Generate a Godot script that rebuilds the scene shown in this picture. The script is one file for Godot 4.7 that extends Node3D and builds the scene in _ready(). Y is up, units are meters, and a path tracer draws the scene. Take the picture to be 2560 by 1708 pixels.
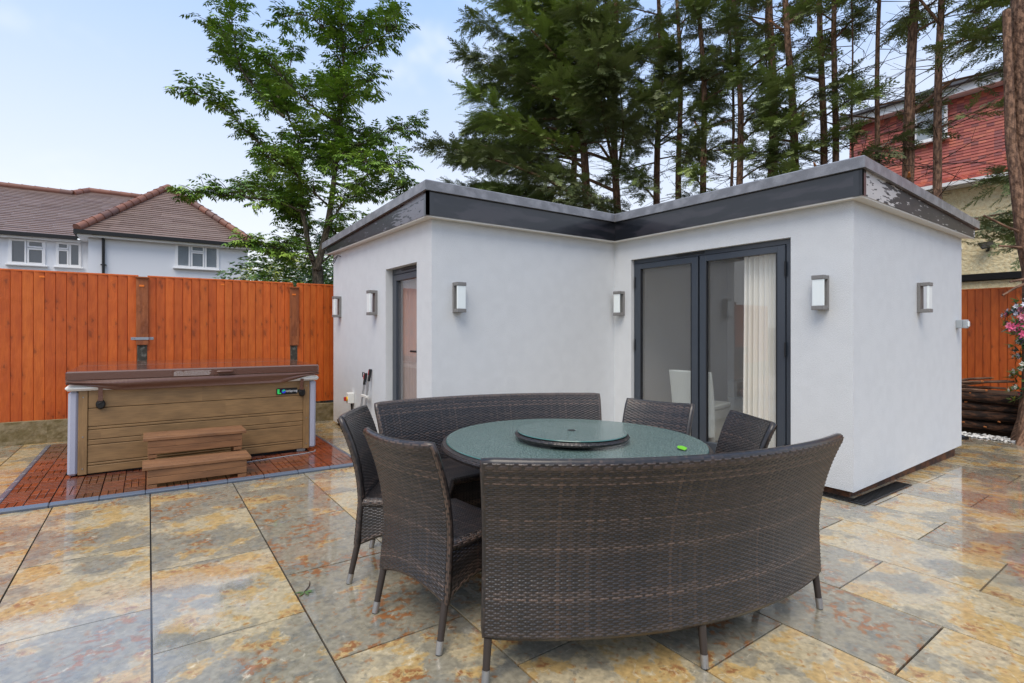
extends Node3D
# A wet patio with a rattan dining set, a hot tub and a white garden room.
# x runs along the garden room's long wall, -z runs away along its glazed walls; the patio falls gently towards +x and -z.

const CAM_H := 1.33
const YAW := -35.5
const GX := -0.02243
const GZ := 0.00906
const X1 := 4.885
const Z1 := -1.844
const X2 := 7.925
const Z3 := -4.578
const X4 := 2.287
const Z5 := -7.87

var rng := RandomNumberGenerator.new()
var cnt := {}
var M := {}
var T := {}

func _ready() -> void:
	rng.seed = 20240611
	setup_view()
	make_materials()
	build_ground()
	build_patio()
	build_garden_room()
	build_fences()
	build_left_house()
	build_right_house()
	build_ash_tree()
	build_shrubs()
	build_conifers()
	build_deck()
	build_hot_tub()
	build_tub_steps()
	build_dining_set()
	build_wall_lamps()
	build_small_things()
	build_log_corner()

func setup_view() -> void:
	var cam := Camera3D.new()
	cam.name = "camera"
	add_child(cam)
	cam.position = Vector3(0, CAM_H, 0)
	cam.rotation_degrees = Vector3(0, YAW, 0)
	cam.projection = Camera3D.PROJECTION_FRUSTUM
	cam.near = 0.05
	cam.far = 400.0
	cam.size = 0.05 * 1708.0 / 1275.0
	cam.frustum_offset = Vector2(0, -0.05 * 32.0 / 1275.0)
	cam.current = true
	var we := WorldEnvironment.new()
	we.name = "world_environment"
	var env := Environment.new()
	env.background_mode = Environment.BG_SKY
	env.tonemap_mode = Environment.TONE_MAPPER_LINEAR
	env.tonemap_exposure = 1.68
	env.sdfgi_enabled = true
	env.ssao_enabled = true
	env.ssil_enabled = true
	var sky := Sky.new()
	var pm := PanoramaSkyMaterial.new()
	pm.panorama = sky_texture()
	pm.energy_multiplier = 1.0
	sky.sky_material = pm
	env.sky = sky
	we.environment = env
	add_child(we)
	var sun := DirectionalLight3D.new()
	sun.name = "sun"
	sun.rotation_degrees = Vector3(-55, -52, 0)
	sun.light_color = Color(1.0, 0.955, 0.89)
	sun.light_energy = 0.5
	sun.light_angular_distance = 40.0
	sun.shadow_enabled = true
	add_child(sun)

func sky_texture() -> ImageTexture:
	# thin high overcast: blue shows through higher up, white veil towards the horizon
	var w := 768
	var h := 384
	var n := FastNoiseLite.new()
	n.seed = 5
	n.noise_type = FastNoiseLite.TYPE_SIMPLEX
	n.frequency = 1.1
	n.fractal_octaves = 5
	n.domain_warp_enabled = true
	n.domain_warp_amplitude = 0.6
	n.domain_warp_frequency = 0.9
	var im := Image.create(w, h, false, Image.FORMAT_RGBF)
	var top := Vector3(0.215, 0.36, 0.655)
	var hor := Vector3(0.60, 0.625, 0.66)
	var white := Vector3(0.66, 0.672, 0.69)
	for j in h:
		var el: float = PI * (0.5 - (j + 0.5) / h)
		for i in w:
			var az: float = TAU * (i + 0.5) / w
			var c := Vector3.ZERO
			if el >= 0.0:
				var d := Vector3(cos(el) * cos(az), sin(el), cos(el) * sin(az))
				var t: float = pow(clampf((sin(el) - 0.10) / 0.52, 0.0, 1.0), 1.0)
				c = hor.lerp(top, t)
				var q := Vector3(d.x, d.y * 3.2, d.z) * 1.5
				var v: float = n.get_noise_3d(q.x, q.y, q.z) * 0.5 + 0.5
				var veil: float = smoothstep(0.48, 0.9, v) * 0.4
				veil = maxf(veil, smoothstep(0.6, 0.95, sin(el)) * 0.75)
				c = c.lerp(white, veil)
			else:
				c = Vector3(0.22, 0.21, 0.19)
			im.set_pixel(i, j, Color(c.x, c.y, c.z))
	return ImageTexture.create_from_image(im)

# ---------------------------------------------------------------- helpers
func gy(x: float, z: float) -> float:
	return GX * x + GZ * z

func tilt(k: float = 1.0) -> Basis:
	var n := Vector3(-GX * k, 1, -GZ * k).normalized()
	return Basis(Quaternion(Vector3.UP, n))

func on_ground(x: float, z: float, turn: float = 0.0, up: float = 0.0) -> Transform3D:
	return Transform3D(tilt() * Basis(Vector3.UP, turn), Vector3(x, gy(x, z) + up, z))

func nm(parent: Node, base: String) -> String:
	var k := str(parent.get_instance_id()) + base
	var i: int = cnt.get(k, -1) + 1
	cnt[k] = i
	return base if i == 0 else "%s_%03d" % [base, i]

func tag(o: Node, label: String, category: String, group := "", kind := "") -> void:
	if label: o.set_meta("label", label)
	if category: o.set_meta("category", category)
	if group: o.set_meta("group", group)
	if kind: o.set_meta("kind", kind)

func thing(called: String, label: String, category: String, xf := Transform3D(), group := "") -> Node3D:
	var o := Node3D.new()
	o.name = nm(self, called)
	add_child(o)
	o.transform = xf
	tag(o, label, category, group)
	return o

func part(parent: Node, called: String, mesh: Mesh, mat: Material, xf := Transform3D()) -> MeshInstance3D:
	var o := MeshInstance3D.new()
	o.name = nm(parent, called)
	o.mesh = mesh
	o.set_surface_override_material(0, mat)
	parent.add_child(o)
	o.transform = xf
	return o

func copy_of(src: Node3D, xf: Transform3D, label: String) -> Node3D:
	var o: Node3D = src.duplicate()
	o.name = nm(self, str(src.name))
	add_child(o)
	o.transform = xf
	o.set_meta("label", label)
	return o

# mesh collector. Quads are given counter-clockwise seen from outside.
class MB:
	var v := PackedVector3Array()
	var n := PackedVector3Array()
	var uv := PackedVector2Array()
	var col := PackedColorArray()
	var idx := PackedInt32Array()
	var c := Color(1, 1, 1)
	var has_col := false
	var off := Vector2.ZERO

	func vert(p: Vector3, q: Vector3, t: Vector2) -> int:
		v.append(p)
		n.append(q)
		uv.append(t + off)
		col.append(c)
		return v.size() - 1

	func tri3(a: Vector3, b: Vector3, d: Vector3, ta := Vector2.ZERO, tb := Vector2.ZERO, td := Vector2.ZERO) -> void:
		var nn := (b - a).cross(d - a).normalized()
		var i := vert(a, nn, ta)
		vert(b, nn, tb)
		vert(d, nn, td)
		idx.append(i); idx.append(i + 2); idx.append(i + 1)

	func quad(a: Vector3, b: Vector3, d: Vector3, e: Vector3, ta := Vector2.ZERO, tb := Vector2.ZERO, td := Vector2.ZERO, te := Vector2.ZERO) -> void:
		var nn := (d - a).cross(e - b).normalized()
		var i := vert(a, nn, ta)
		vert(b, nn, tb)
		vert(d, nn, td)
		vert(e, nn, te)
		idx.append(i); idx.append(i + 2); idx.append(i + 1)
		idx.append(i); idx.append(i + 3); idx.append(i + 2)

	func hexa(p: Array) -> void:
		# p[0..3] bottom, p[4..7] top, both counter-clockwise seen from above
		var l01: float = (p[1] - p[0]).length()
		var l12: float = (p[2] - p[1]).length()
		quad(p[4], p[5], p[6], p[7], Vector2(0, 0), Vector2(l01, 0), Vector2(l01, l12), Vector2(0, l12))
		quad(p[3], p[2], p[1], p[0], Vector2(0, 0), Vector2(l01, 0), Vector2(l01, l12), Vector2(0, l12))
		for k in 4:
			var m := (k + 1) % 4
			var l: float = (p[m] - p[k]).length()
			var ha: float = (p[k + 4] - p[k]).length()
			var hb: float = (p[m + 4] - p[m]).length()
			quad(p[k], p[m], p[m + 4], p[k + 4], Vector2(0, 0), Vector2(l, 0), Vector2(l, hb), Vector2(0, ha))

	func box(ctr: Vector3, size: Vector3, b := Basis(), ch := 0.0) -> void:
		var s := size * 0.5
		var axes := [Vector3.RIGHT, Vector3.UP, Vector3.BACK]
		for a in 3:
			for sg in [-1.0, 1.0]:
				var w: Vector3 = axes[a] * sg
				var u: Vector3 = axes[(a + 1) % 3] * sg
				var t: Vector3 = axes[(a + 2) % 3]
				var hu: float = absf(u.dot(s)) - ch
				var ht: float = absf(t.dot(s)) - ch
				var hw: float = absf(w.dot(s))
				var o := w * hw
				var p := [o - u * hu - t * ht, o + u * hu - t * ht, o + u * hu + t * ht, o - u * hu + t * ht]
				var q := []
				var tv := []
				for e in p:
					q.append(ctr + b * e)
					if a == 1:
						tv.append(Vector2(e.x, e.z))
					elif a == 0:
						tv.append(Vector2(e.z, e.y))
					else:
						tv.append(Vector2(e.x, e.y))
				quad(q[0], q[1], q[2], q[3], tv[0], tv[1], tv[2], tv[3])
				fix_last(4, b * w)
		if ch > 0.0:
			for a in 3:
				var a1 := (a + 1) % 3
				var a2 := (a + 2) % 3
				for s1 in [-1.0, 1.0]:
					for s2 in [-1.0, 1.0]:
						var lo := Vector3.ZERO
						lo[a] = -(s[a] - ch)
						var hi := Vector3.ZERO
						hi[a] = s[a] - ch
						var e1 := Vector3.ZERO
						e1[a1] = s1 * s[a1]
						e1[a2] = s2 * (s[a2] - ch)
						var e2 := Vector3.ZERO
						e2[a1] = s1 * (s[a1] - ch)
						e2[a2] = s2 * s[a2]
						var p0 := lo + e1
						var p1 := hi + e1
						var p2 := hi + e2
						var p3 := lo + e2
						var ta := Vector2(p0[a], p0[a1] + p0[a2])
						var tb := Vector2(p1[a], p1[a1] + p1[a2])
						if a == 1:
							ta = Vector2(p0[a1] + p0[a2], p0[a])
							tb = Vector2(p1[a1] + p1[a2], p1[a])
						if s1 * s2 > 0:
							quad(ctr + b * p0, ctr + b * p3, ctr + b * p2, ctr + b * p1, ta, ta, tb, tb)
						else:
							quad(ctr + b * p0, ctr + b * p1, ctr + b * p2, ctr + b * p3, ta, tb, tb, ta)
						fix_last(4, b * (e1 + e2))
			for sx in [-1.0, 1.0]:
				for sy in [-1.0, 1.0]:
					for sz in [-1.0, 1.0]:
						var g := Vector3(sx, sy, sz)
						var pa := Vector3(sx * s.x, sy * (s.y - ch), sz * (s.z - ch))
						var pb := Vector3(sx * (s.x - ch), sy * s.y, sz * (s.z - ch))
						var pc := Vector3(sx * (s.x - ch), sy * (s.y - ch), sz * s.z)
						tri3(ctr + b * pa, ctr + b * pb, ctr + b * pc)
						fix_last(3, b * g)

	func fix_last(k: int, outward: Vector3) -> void:
		var i := n.size() - k
		if n[i].dot(outward) < 0:
			for m in k:
				n[i + m] = -n[i + m]
			var j := idx.size() - (6 if k == 4 else 3)
			while j < idx.size():
				var t := idx[j + 1]
				idx[j + 1] = idx[j + 2]
				idx[j + 2] = t
				j += 3

	func tube(pts: PackedVector3Array, rad: PackedFloat32Array, sides := 8, caps := true, vs := 1.0) -> void:
		var up := Vector3.UP
		var rows := []
		var run := 0.0
		var prev_u := Vector3.ZERO
		for i in pts.size():
			var d: Vector3
			if i == 0: d = pts[1] - pts[0]
			elif i == pts.size() - 1: d = pts[i] - pts[i - 1]
			else: d = pts[i + 1] - pts[i - 1]
			d = d.normalized()
			var u := prev_u
			if u == Vector3.ZERO:
				u = d.cross(Vector3.FORWARD if absf(d.dot(Vector3.FORWARD)) < 0.9 else Vector3.RIGHT)
			u = (u - d * u.dot(d)).normalized()
			prev_u = u
			var w := d.cross(u)
			if i > 0: run += (pts[i] - pts[i - 1]).length()
			var row := PackedInt32Array()
			for k in sides + 1:
				var a := TAU * k / sides
				var q := u * cos(a) + w * sin(a)
				row.append(vert(pts[i] + q * rad[i], q, Vector2(float(k) / sides * TAU * maxf(rad[i], 0.01) * vs, run * vs)))
			rows.append(row)
		for i in pts.size() - 1:
			for k in sides:
				var a: int = rows[i][k]
				var b2: int = rows[i][k + 1]
				var d2: int = rows[i + 1][k + 1]
				var e2: int = rows[i + 1][k]
				idx.append(a); idx.append(d2); idx.append(b2)
				idx.append(a); idx.append(e2); idx.append(d2)
		if caps:
			for e in [0, pts.size() - 1]:
				var dd: Vector3 = (pts[0] - pts[1]).normalized() if e == 0 else (pts[e] - pts[e - 1]).normalized()
				var ci := vert(pts[e], dd, Vector2.ZERO)
				var st := v.size()
				for k in sides + 1:
					vert(v[rows[e][k]], dd, Vector2.ZERO)
				for k in sides:
					if e == 0:
						idx.append(ci); idx.append(st + k); idx.append(st + k + 1)
					else:
						idx.append(ci); idx.append(st + k + 1); idx.append(st + k)

	# profile (radius, height) from bottom to top on the outside
	func lathe(prof: PackedVector2Array, seg: int, xf := Transform3D(), us := 1.0) -> void:
		var run := 0.0
		var m := prof.size()
		for i in m - 1:
			var a := prof[i]
			var b2 := prof[i + 1]
			var dr := (b2 - a)
			var l := dr.length()
			if l < 1e-7: continue
			var nn := Vector2(dr.y, -dr.x) / l
			var st := v.size()
			for k in seg + 1:
				var an := TAU * k / seg
				var ca := cos(an)
				var sa := sin(an)
				var q := xf.basis * Vector3(nn.x * ca, nn.y, nn.x * sa)
				vert(xf * Vector3(a.x * ca, a.y, a.x * sa), q, Vector2(an * us, run))
				vert(xf * Vector3(b2.x * ca, b2.y, b2.x * sa), q, Vector2(an * us, run + l))
			for k in seg:
				var o := st + k * 2
				idx.append(o); idx.append(o + 3); idx.append(o + 1)
				idx.append(o); idx.append(o + 2); idx.append(o + 3)
			run += l

	# smooth grid; rows of points, uvs alike; flip turns it over
	func grid(p: Array, t: Array, flip := false) -> void:
		var nr := p.size()
		var nc: int = p[0].size()
		var st := v.size()
		for i in nr:
			for j in nc:
				var a: Vector3 = p[mini(i + 1, nr - 1)][j] - p[maxi(i - 1, 0)][j]
				var b2: Vector3 = p[i][mini(j + 1, nc - 1)] - p[i][maxi(j - 1, 0)]
				var nn := b2.cross(a).normalized()
				vert(p[i][j], -nn if flip else nn, t[i][j])
		for i in nr - 1:
			for j in nc - 1:
				var a := st + i * nc + j
				var b3 := a + 1
				var d := a + nc + 1
				var e := a + nc
				if flip:
					idx.append(a); idx.append(b3); idx.append(d)
					idx.append(a); idx.append(d); idx.append(e)
				else:
					idx.append(a); idx.append(d); idx.append(b3)
					idx.append(a); idx.append(e); idx.append(d)

	# sheet of the given thickness round a grid of centre points, with rounded rims
	func shell(p: Array, t: Array, th: float) -> void:
		var nr := p.size()
		var nc: int = p[0].size()
		var q := []
		var m := []
		for i in nr:
			var r1 := []
			var r2 := []
			for j in nc:
				var a: Vector3 = p[mini(i + 1, nr - 1)][j] - p[maxi(i - 1, 0)][j]
				var b2: Vector3 = p[i][mini(j + 1, nc - 1)] - p[i][maxi(j - 1, 0)]
				var nn := b2.cross(a).normalized()
				r1.append(p[i][j] + nn * th * 0.5)
				r2.append(p[i][j] - nn * th * 0.5)
			q.append(r1)
			m.append(r2)
		grid(q, t, false)
		grid(m, t, true)
		# rims
		var loop := []
		for j in nc: loop.append([0, j])
		for i in range(1, nr): loop.append([i, nc - 1])
		for j in range(nc - 2, -1, -1): loop.append([nr - 1, j])
		for i in range(nr - 2, 0, -1): loop.append([i, 0])
		loop.append([0, 0])
		var ctr := Vector3.ZERO
		for e in [p[0][0], p[0][nc - 1], p[nr - 1][0], p[nr - 1][nc - 1]]: ctr += e * 0.25
		var rim := []
		var rt := []
		for k in 5:
			rim.append([])
			rt.append([])
		var run := 0.0
		for k in loop.size():
			var i: int = loop[k][0]
			var j: int = loop[k][1]
			var a: Vector3 = q[i][j]
			var b2: Vector3 = m[i][j]
			var out := Vector3.ZERO
			if i == 0 and nr > 1: out += p[0][j] - p[1][j]
			if i == nr - 1 and nr > 1: out += p[nr - 1][j] - p[nr - 2][j]
			if j == 0 and nc > 1:
				var o2: Vector3 = p[i][0] - p[i][1]
				out = out.normalized() + o2.normalized() if out != Vector3.ZERO else o2
			if j == nc - 1 and nc > 1:
				var o3: Vector3 = p[i][nc - 1] - p[i][nc - 2]
				out = out.normalized() + o3.normalized() if out != Vector3.ZERO else o3
			out = out.normalized()
			if k > 0: run += (p[i][j] - p[loop[k - 1][0]][loop[k - 1][1]]).length()
			for e in 5:
				var an := PI * e / 4.0
				var pt := (a + b2) * 0.5 + (a - b2) * 0.5 * cos(an) + out * sin(an) * th * 0.5
				rim[e].append(pt)
				rt[e].append(Vector2(run, th * an * 0.5))
		grid(rim, rt, true)

	func mesh() -> ArrayMesh:
		var ar := []
		ar.resize(Mesh.ARRAY_MAX)
		ar[Mesh.ARRAY_VERTEX] = v
		ar[Mesh.ARRAY_NORMAL] = n
		ar[Mesh.ARRAY_TEX_UV] = uv
		if has_col:
			ar[Mesh.ARRAY_COLOR] = col
		ar[Mesh.ARRAY_INDEX] = idx
		var me := ArrayMesh.new()
		me.add_surface_from_arrays(Mesh.PRIMITIVE_TRIANGLES, ar)
		return me

func box_mesh(size: Vector3, ch := 0.0, off := Vector2.ZERO, ctr := Vector3.ZERO) -> ArrayMesh:
	var b := MB.new()
	b.off = off
	b.box(ctr, size, Basis(), ch)
	return b.mesh()

func tube_mesh(pts: Array, r0: float, r1: float, sides := 8) -> ArrayMesh:
	var b := MB.new()
	var rad := PackedFloat32Array()
	for i in pts.size():
		rad.append(lerpf(r0, r1, float(i) / maxi(1, pts.size() - 1)))
	b.tube(PackedVector3Array(pts), rad, sides)
	return b.mesh()

# ---------------------------------------------------------------- textures and materials
func noise(seed_: int, freq: float, oct := 4, warp := 0.0, kind := FastNoiseLite.TYPE_SIMPLEX_SMOOTH, ridged := false) -> FastNoiseLite:
	var n := FastNoiseLite.new()
	n.seed = seed_
	n.noise_type = kind
	n.frequency = freq
	n.fractal_octaves = oct
	if ridged: n.fractal_type = FastNoiseLite.FRACTAL_RIDGED
	if warp > 0.0:
		n.domain_warp_enabled = true
		n.domain_warp_amplitude = warp
		n.domain_warp_frequency = freq * 0.8
		n.domain_warp_fractal_octaves = 3
	return n

func nbytes(n: FastNoiseLite, w: int, h: int) -> PackedByteArray:
	var im := n.get_seamless_image(w, h, false, false, 0.2)
	im.convert(Image.FORMAT_L8)
	return im.get_data()

func tex(im: Image) -> ImageTexture:
	return ImageTexture.create_from_image(im)

func rgb_tex(d: PackedByteArray, w: int, h: int) -> ImageTexture:
	return tex(Image.create_from_data(w, h, false, Image.FORMAT_RGB8, d))

func grey_tex(d: PackedByteArray, w: int, h: int) -> ImageTexture:
	return tex(Image.create_from_data(w, h, false, Image.FORMAT_L8, d))

func normal_tex(d: PackedByteArray, w: int, h: int, strength: float) -> ImageTexture:
	var im := Image.create_from_data(w, h, false, Image.FORMAT_L8, d)
	im.bump_map_to_normal_map(strength)
	im.convert(Image.FORMAT_RGB8)
	return tex(im)

func put(d: PackedByteArray, i: int, c: Vector3) -> void:
	d[i * 3] = clampi(int(c.x), 0, 255)
	d[i * 3 + 1] = clampi(int(c.y), 0, 255)
	d[i * 3 + 2] = clampi(int(c.z), 0, 255)

func mat(albedo: Color, rough: float, t: Texture2D = null, nt: Texture2D = null, ns := 1.0) -> StandardMaterial3D:
	var m := StandardMaterial3D.new()
	m.albedo_color = albedo
	m.roughness = rough
	if t: m.albedo_texture = t
	if nt:
		m.normal_enabled = true
		m.normal_texture = nt
		m.normal_scale = ns
	return m

func tri(m: StandardMaterial3D, scale: float, world := true) -> StandardMaterial3D:
	m.uv1_triplanar = true
	m.uv1_world_triplanar = world
	m.uv1_scale = Vector3.ONE * scale
	m.uv1_triplanar_sharpness = 4.0
	return m

func coat(m: StandardMaterial3D, k: float, r: float) -> StandardMaterial3D:
	m.clearcoat_enabled = true
	m.clearcoat = k
	m.clearcoat_roughness = r
	return m

func vcol(m: StandardMaterial3D) -> StandardMaterial3D:
	m.vertex_color_use_as_albedo = true
	return m

func slate_texture(k: int) -> ImageTexture:
	# printed riven slate: grey-green ground, cream and ochre clouds, rust flecks, pale veins
	var w := 340
	var h := 512
	var greyness: float = [0.44, 0.60, 0.36, 0.54, 0.42, 0.70, 0.48][k]
	var rusty: float = [0.66, 0.62, 0.74, 0.64, 0.70, 0.60, 0.72][k]
	var na_ := noise(11 + k * 17, 0.0030, 6, 90.0)
	var nb_ := noise(12 + k * 17, 0.0058, 6, 60.0)
	var ne_ := noise(13 + k * 17, 0.0085, 4, 70.0, FastNoiseLite.TYPE_SIMPLEX_SMOOTH, true)
	var nf_ := noise(14 + k * 17, 0.05, 5)
	var ng_ := noise(15 + k * 17, 0.013, 6, 40.0)
	var nr_ := noise(16 + k * 17, 0.034, 5, 26.0)
	var out := PackedByteArray()
	out.resize(w * h * 3)
	var grey := Vector3(150, 143, 124)
	var blue := Vector3(133, 130, 118)
	var cream := Vector3(196, 180, 145)
	var ochre := Vector3(194, 161, 103)
	var rust := Vector3(156, 104, 64)
	var brown := Vector3(128, 104, 78)
	var pale := Vector3(226, 216, 192)
	for i in w * h:
		var x := float(i % w) * 0.9
		var y := floorf(float(i) / w)
		var na: float = na_.get_noise_2d(x, y) * 0.75 + 0.5
		var nb: float = nb_.get_noise_2d(x, y) * 0.75 + 0.5
		var ng: float = ng_.get_noise_2d(x, y) * 0.75 + 0.5
		var nr: float = nr_.get_noise_2d(x, y) * 0.75 + 0.5
		var nf: float = nf_.get_noise_2d(x, y) * 0.6 + 0.5
		var ne: float = ne_.get_noise_2d(x, y) * 0.5 + 0.5
		var c := grey.lerp(blue, smoothstep(0.45, 0.75, ng))
		var mix_ := na * 0.72 + ng * 0.28
		c = c.lerp(cream, smoothstep(greyness - 0.07, greyness + 0.09, mix_) * 0.9)
		c = c.lerp(ochre, smoothstep(0.52, 0.62, nb * 0.8 + nr * 0.2) * smoothstep(greyness - 0.10, greyness + 0.02, mix_) * 0.85)
		var rp := smoothstep(rusty - 0.12, rusty + 0.06, nb * 0.5 + (1.0 - na) * 0.25 + ng * 0.25)
		c = c.lerp(brown, rp * smoothstep(0.42, 0.62, nr) * 0.6)
		c = c.lerp(rust, rp * smoothstep(0.48, 0.58, nr) * 0.9)
		c = c.lerp(rust, smoothstep(0.80, 0.88, nr) * 0.5)
		c = c.lerp(blue * 0.86, smoothstep(0.72, 0.80, (1.0 - nr) * 0.6 + ng * 0.4) * 0.45)
		c = c.lerp(pale, smoothstep(0.84, 0.95, ne) * 0.6 * smoothstep(0.4, 0.7, nb + 0.15))
		c *= 0.87 + 0.26 * nf
		put(out, i, c)
	return rgb_tex(out, w, h)

func weave_textures() -> void:
	# flat rattan strands over and under round stakes; tile is 0.46 m wide (20 stakes) and 0.92 m tall (100 rows)
	var w := 512
	var h := 1024
	var al := PackedByteArray()
	al.resize(w * h * 3)
	var he := PackedByteArray()
	he.resize(w * h)
	var rowc := []
	var rr := RandomNumberGenerator.new()
	rr.seed = 77
	var k := 0
	while rowc.size() < 100:
		var tone: float
		var run := 1
		var pick := rr.randf()
		if pick < 0.45:
			tone = rr.randf_range(0.0, 0.18)
			run = rr.randi_range(1, 5)
		elif pick < 0.8:
			tone = rr.randf_range(0.2, 0.5)
			run = rr.randi_range(1, 3)
		else:
			tone = rr.randf_range(0.65, 1.0)
			run = 1
		for q in run: rowc.append(clampf(tone + rr.randf_range(-0.08, 0.08), 0, 1))
		k += 1
	var stc := []
	for q in 20: stc.append(rr.randf() * (0.7 if rr.randf() < 0.35 else 0.2))
	var dark := Vector3(29, 26, 26)
	var brown := Vector3(90, 73, 63)
	for y in h:
		var ry := y * 100.0 / h
		var row := int(ry)
		var fy := ry - row
		var strand := sqrt(maxf(0.0, 1.0 - pow((fy - 0.5) * 2.3, 2)))
		var tone: float = rowc[row % 100]
		for x in w:
			var rx := x * 20.0 / w
			var ph := rx + float(row % 2)
			var over := 0.5 + 0.5 * cos(PI * ph)
			var fx := rx + 0.5 - floorf(rx + 0.5)
			var stake := sqrt(maxf(0.0, 1.0 - pow((fx - 0.5) * 3.6, 2)))
			var i := y * w + x
			var hs := strand * (0.25 + 0.75 * smoothstep(0.12, 0.62, over))
			var hk := stake * 0.62
			var c: Vector3
			if hs >= hk and strand > 0.0:
				var seg := int(floorf((ph + 1.0) * 0.5))
				var hv := fposmod(sin(row * 12.9898 + seg * 78.233) * 43758.5453, 1.0)
				c = dark.lerp(brown, clampf(tone + 0.45 * (hv - 0.35), 0, 1))
				he[i] = int(40 + 215 * hs)
			else:
				var si := int(floorf(rx + 0.5)) % 20
				c = dark.lerp(brown, stc[si])
				he[i] = int(40 + 215 * hk)
				if stake <= 0.0 and strand <= 0.05:
					he[i] = 0
					c = dark
			put(al, i, c)
	T.weave = rgb_tex(al, w, h)
	T.weave_n = normal_tex(he, w, h, 5.0)

func wood_texture(seed_: int, w: int, h: int, base: Vector3, dark: Vector3, knots: int, streak: float, knot_dark := 0.6) -> ImageTexture:
	# grain runs along the image's height
	var n := noise(seed_, 0.02, 4)
	var m := noise(seed_ + 1, 0.006, 3)
	var out := PackedByteArray()
	out.resize(w * h * 3)
	var rr := RandomNumberGenerator.new()
	rr.seed = seed_
	var ks := []
	for q in knots: ks.append(Vector3(rr.randf() * w, rr.randf() * h, rr.randf_range(4.0, 9.0) * w / 256.0))
	for y in h:
		for x in w:
			var v: float = n.get_noise_2d(x * 6.0, y * 0.35) * 0.5 + 0.5
			var u: float = m.get_noise_2d(x * 2.0, y * 0.6) * 0.5 + 0.5
			var t: float = clampf((v - 0.5) * streak + (u - 0.5) * streak * 1.3 + 0.35, 0, 1)
			put(out, y * w + x, base.lerp(dark, t))
	for q in ks:
		var r: float = q.z * 3.0
		for y in range(int(q.y - r * 1.4), int(q.y + r * 1.4)):
			for x in range(int(q.x - r), int(q.x + r)):
				var xx := posmod(x, w)
				var yy := posmod(y, h)
				var d := Vector2((x - q.x) / q.z, (y - q.y) / (q.z * 1.5)).length()
				var ang := atan2(y - q.y, x - q.x)
				d *= 1.0 + 0.25 * sin(ang * 3.0 + q.x)
				var a: float = clampf(1.35 - d, 0, 1) * knot_dark + maxf(0.0, sin(d * 5.0)) * clampf(1.0 - d / 3.0, 0, 1) * 0.25
				var i := (yy * w + xx) * 3
				for cch in 3:
					out[i + cch] = clampi(int(lerpf(out[i + cch], [dark.x, dark.y, dark.z][cch] * 0.62, clampf(a, 0, 1))), 0, 255)
	return rgb_tex(out, w, h)

func two_tone(seed_: int, w: int, h: int, freq: float, ca: Vector3, cb: Vector3, lo: float, hi: float, sx := 1.0, sy := 1.0, grain := 0.12, warp := 0.0) -> ImageTexture:
	var n := noise(seed_, freq, 5, warp)
	var f := noise(seed_ + 3, 0.23, 3)
	var out := PackedByteArray()
	out.resize(w * h * 3)
	for y in h:
		for x in w:
			var v: float = n.get_noise_2d(x * sx, y * sy) * 0.5 + 0.5
			var g: float = 1.0 + f.get_noise_2d(x, y) * grain
			put(out, y * w + x, ca.lerp(cb, smoothstep(lo, hi, v)) * g)
	return rgb_tex(out, w, h)

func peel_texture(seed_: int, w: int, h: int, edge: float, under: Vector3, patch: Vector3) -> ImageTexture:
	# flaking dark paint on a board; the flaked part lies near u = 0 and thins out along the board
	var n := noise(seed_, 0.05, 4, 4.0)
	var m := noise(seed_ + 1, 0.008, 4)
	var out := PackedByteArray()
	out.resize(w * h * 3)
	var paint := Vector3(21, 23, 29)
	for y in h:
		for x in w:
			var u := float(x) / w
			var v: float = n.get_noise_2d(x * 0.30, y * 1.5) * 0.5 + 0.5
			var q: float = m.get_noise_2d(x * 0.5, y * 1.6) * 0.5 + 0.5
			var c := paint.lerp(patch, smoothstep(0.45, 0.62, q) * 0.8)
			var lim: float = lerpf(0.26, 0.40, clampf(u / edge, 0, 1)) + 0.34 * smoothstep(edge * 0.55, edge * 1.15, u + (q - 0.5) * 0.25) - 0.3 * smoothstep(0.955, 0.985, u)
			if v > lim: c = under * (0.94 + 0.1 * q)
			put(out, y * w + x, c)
	return rgb_tex(out, w, h)

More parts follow.
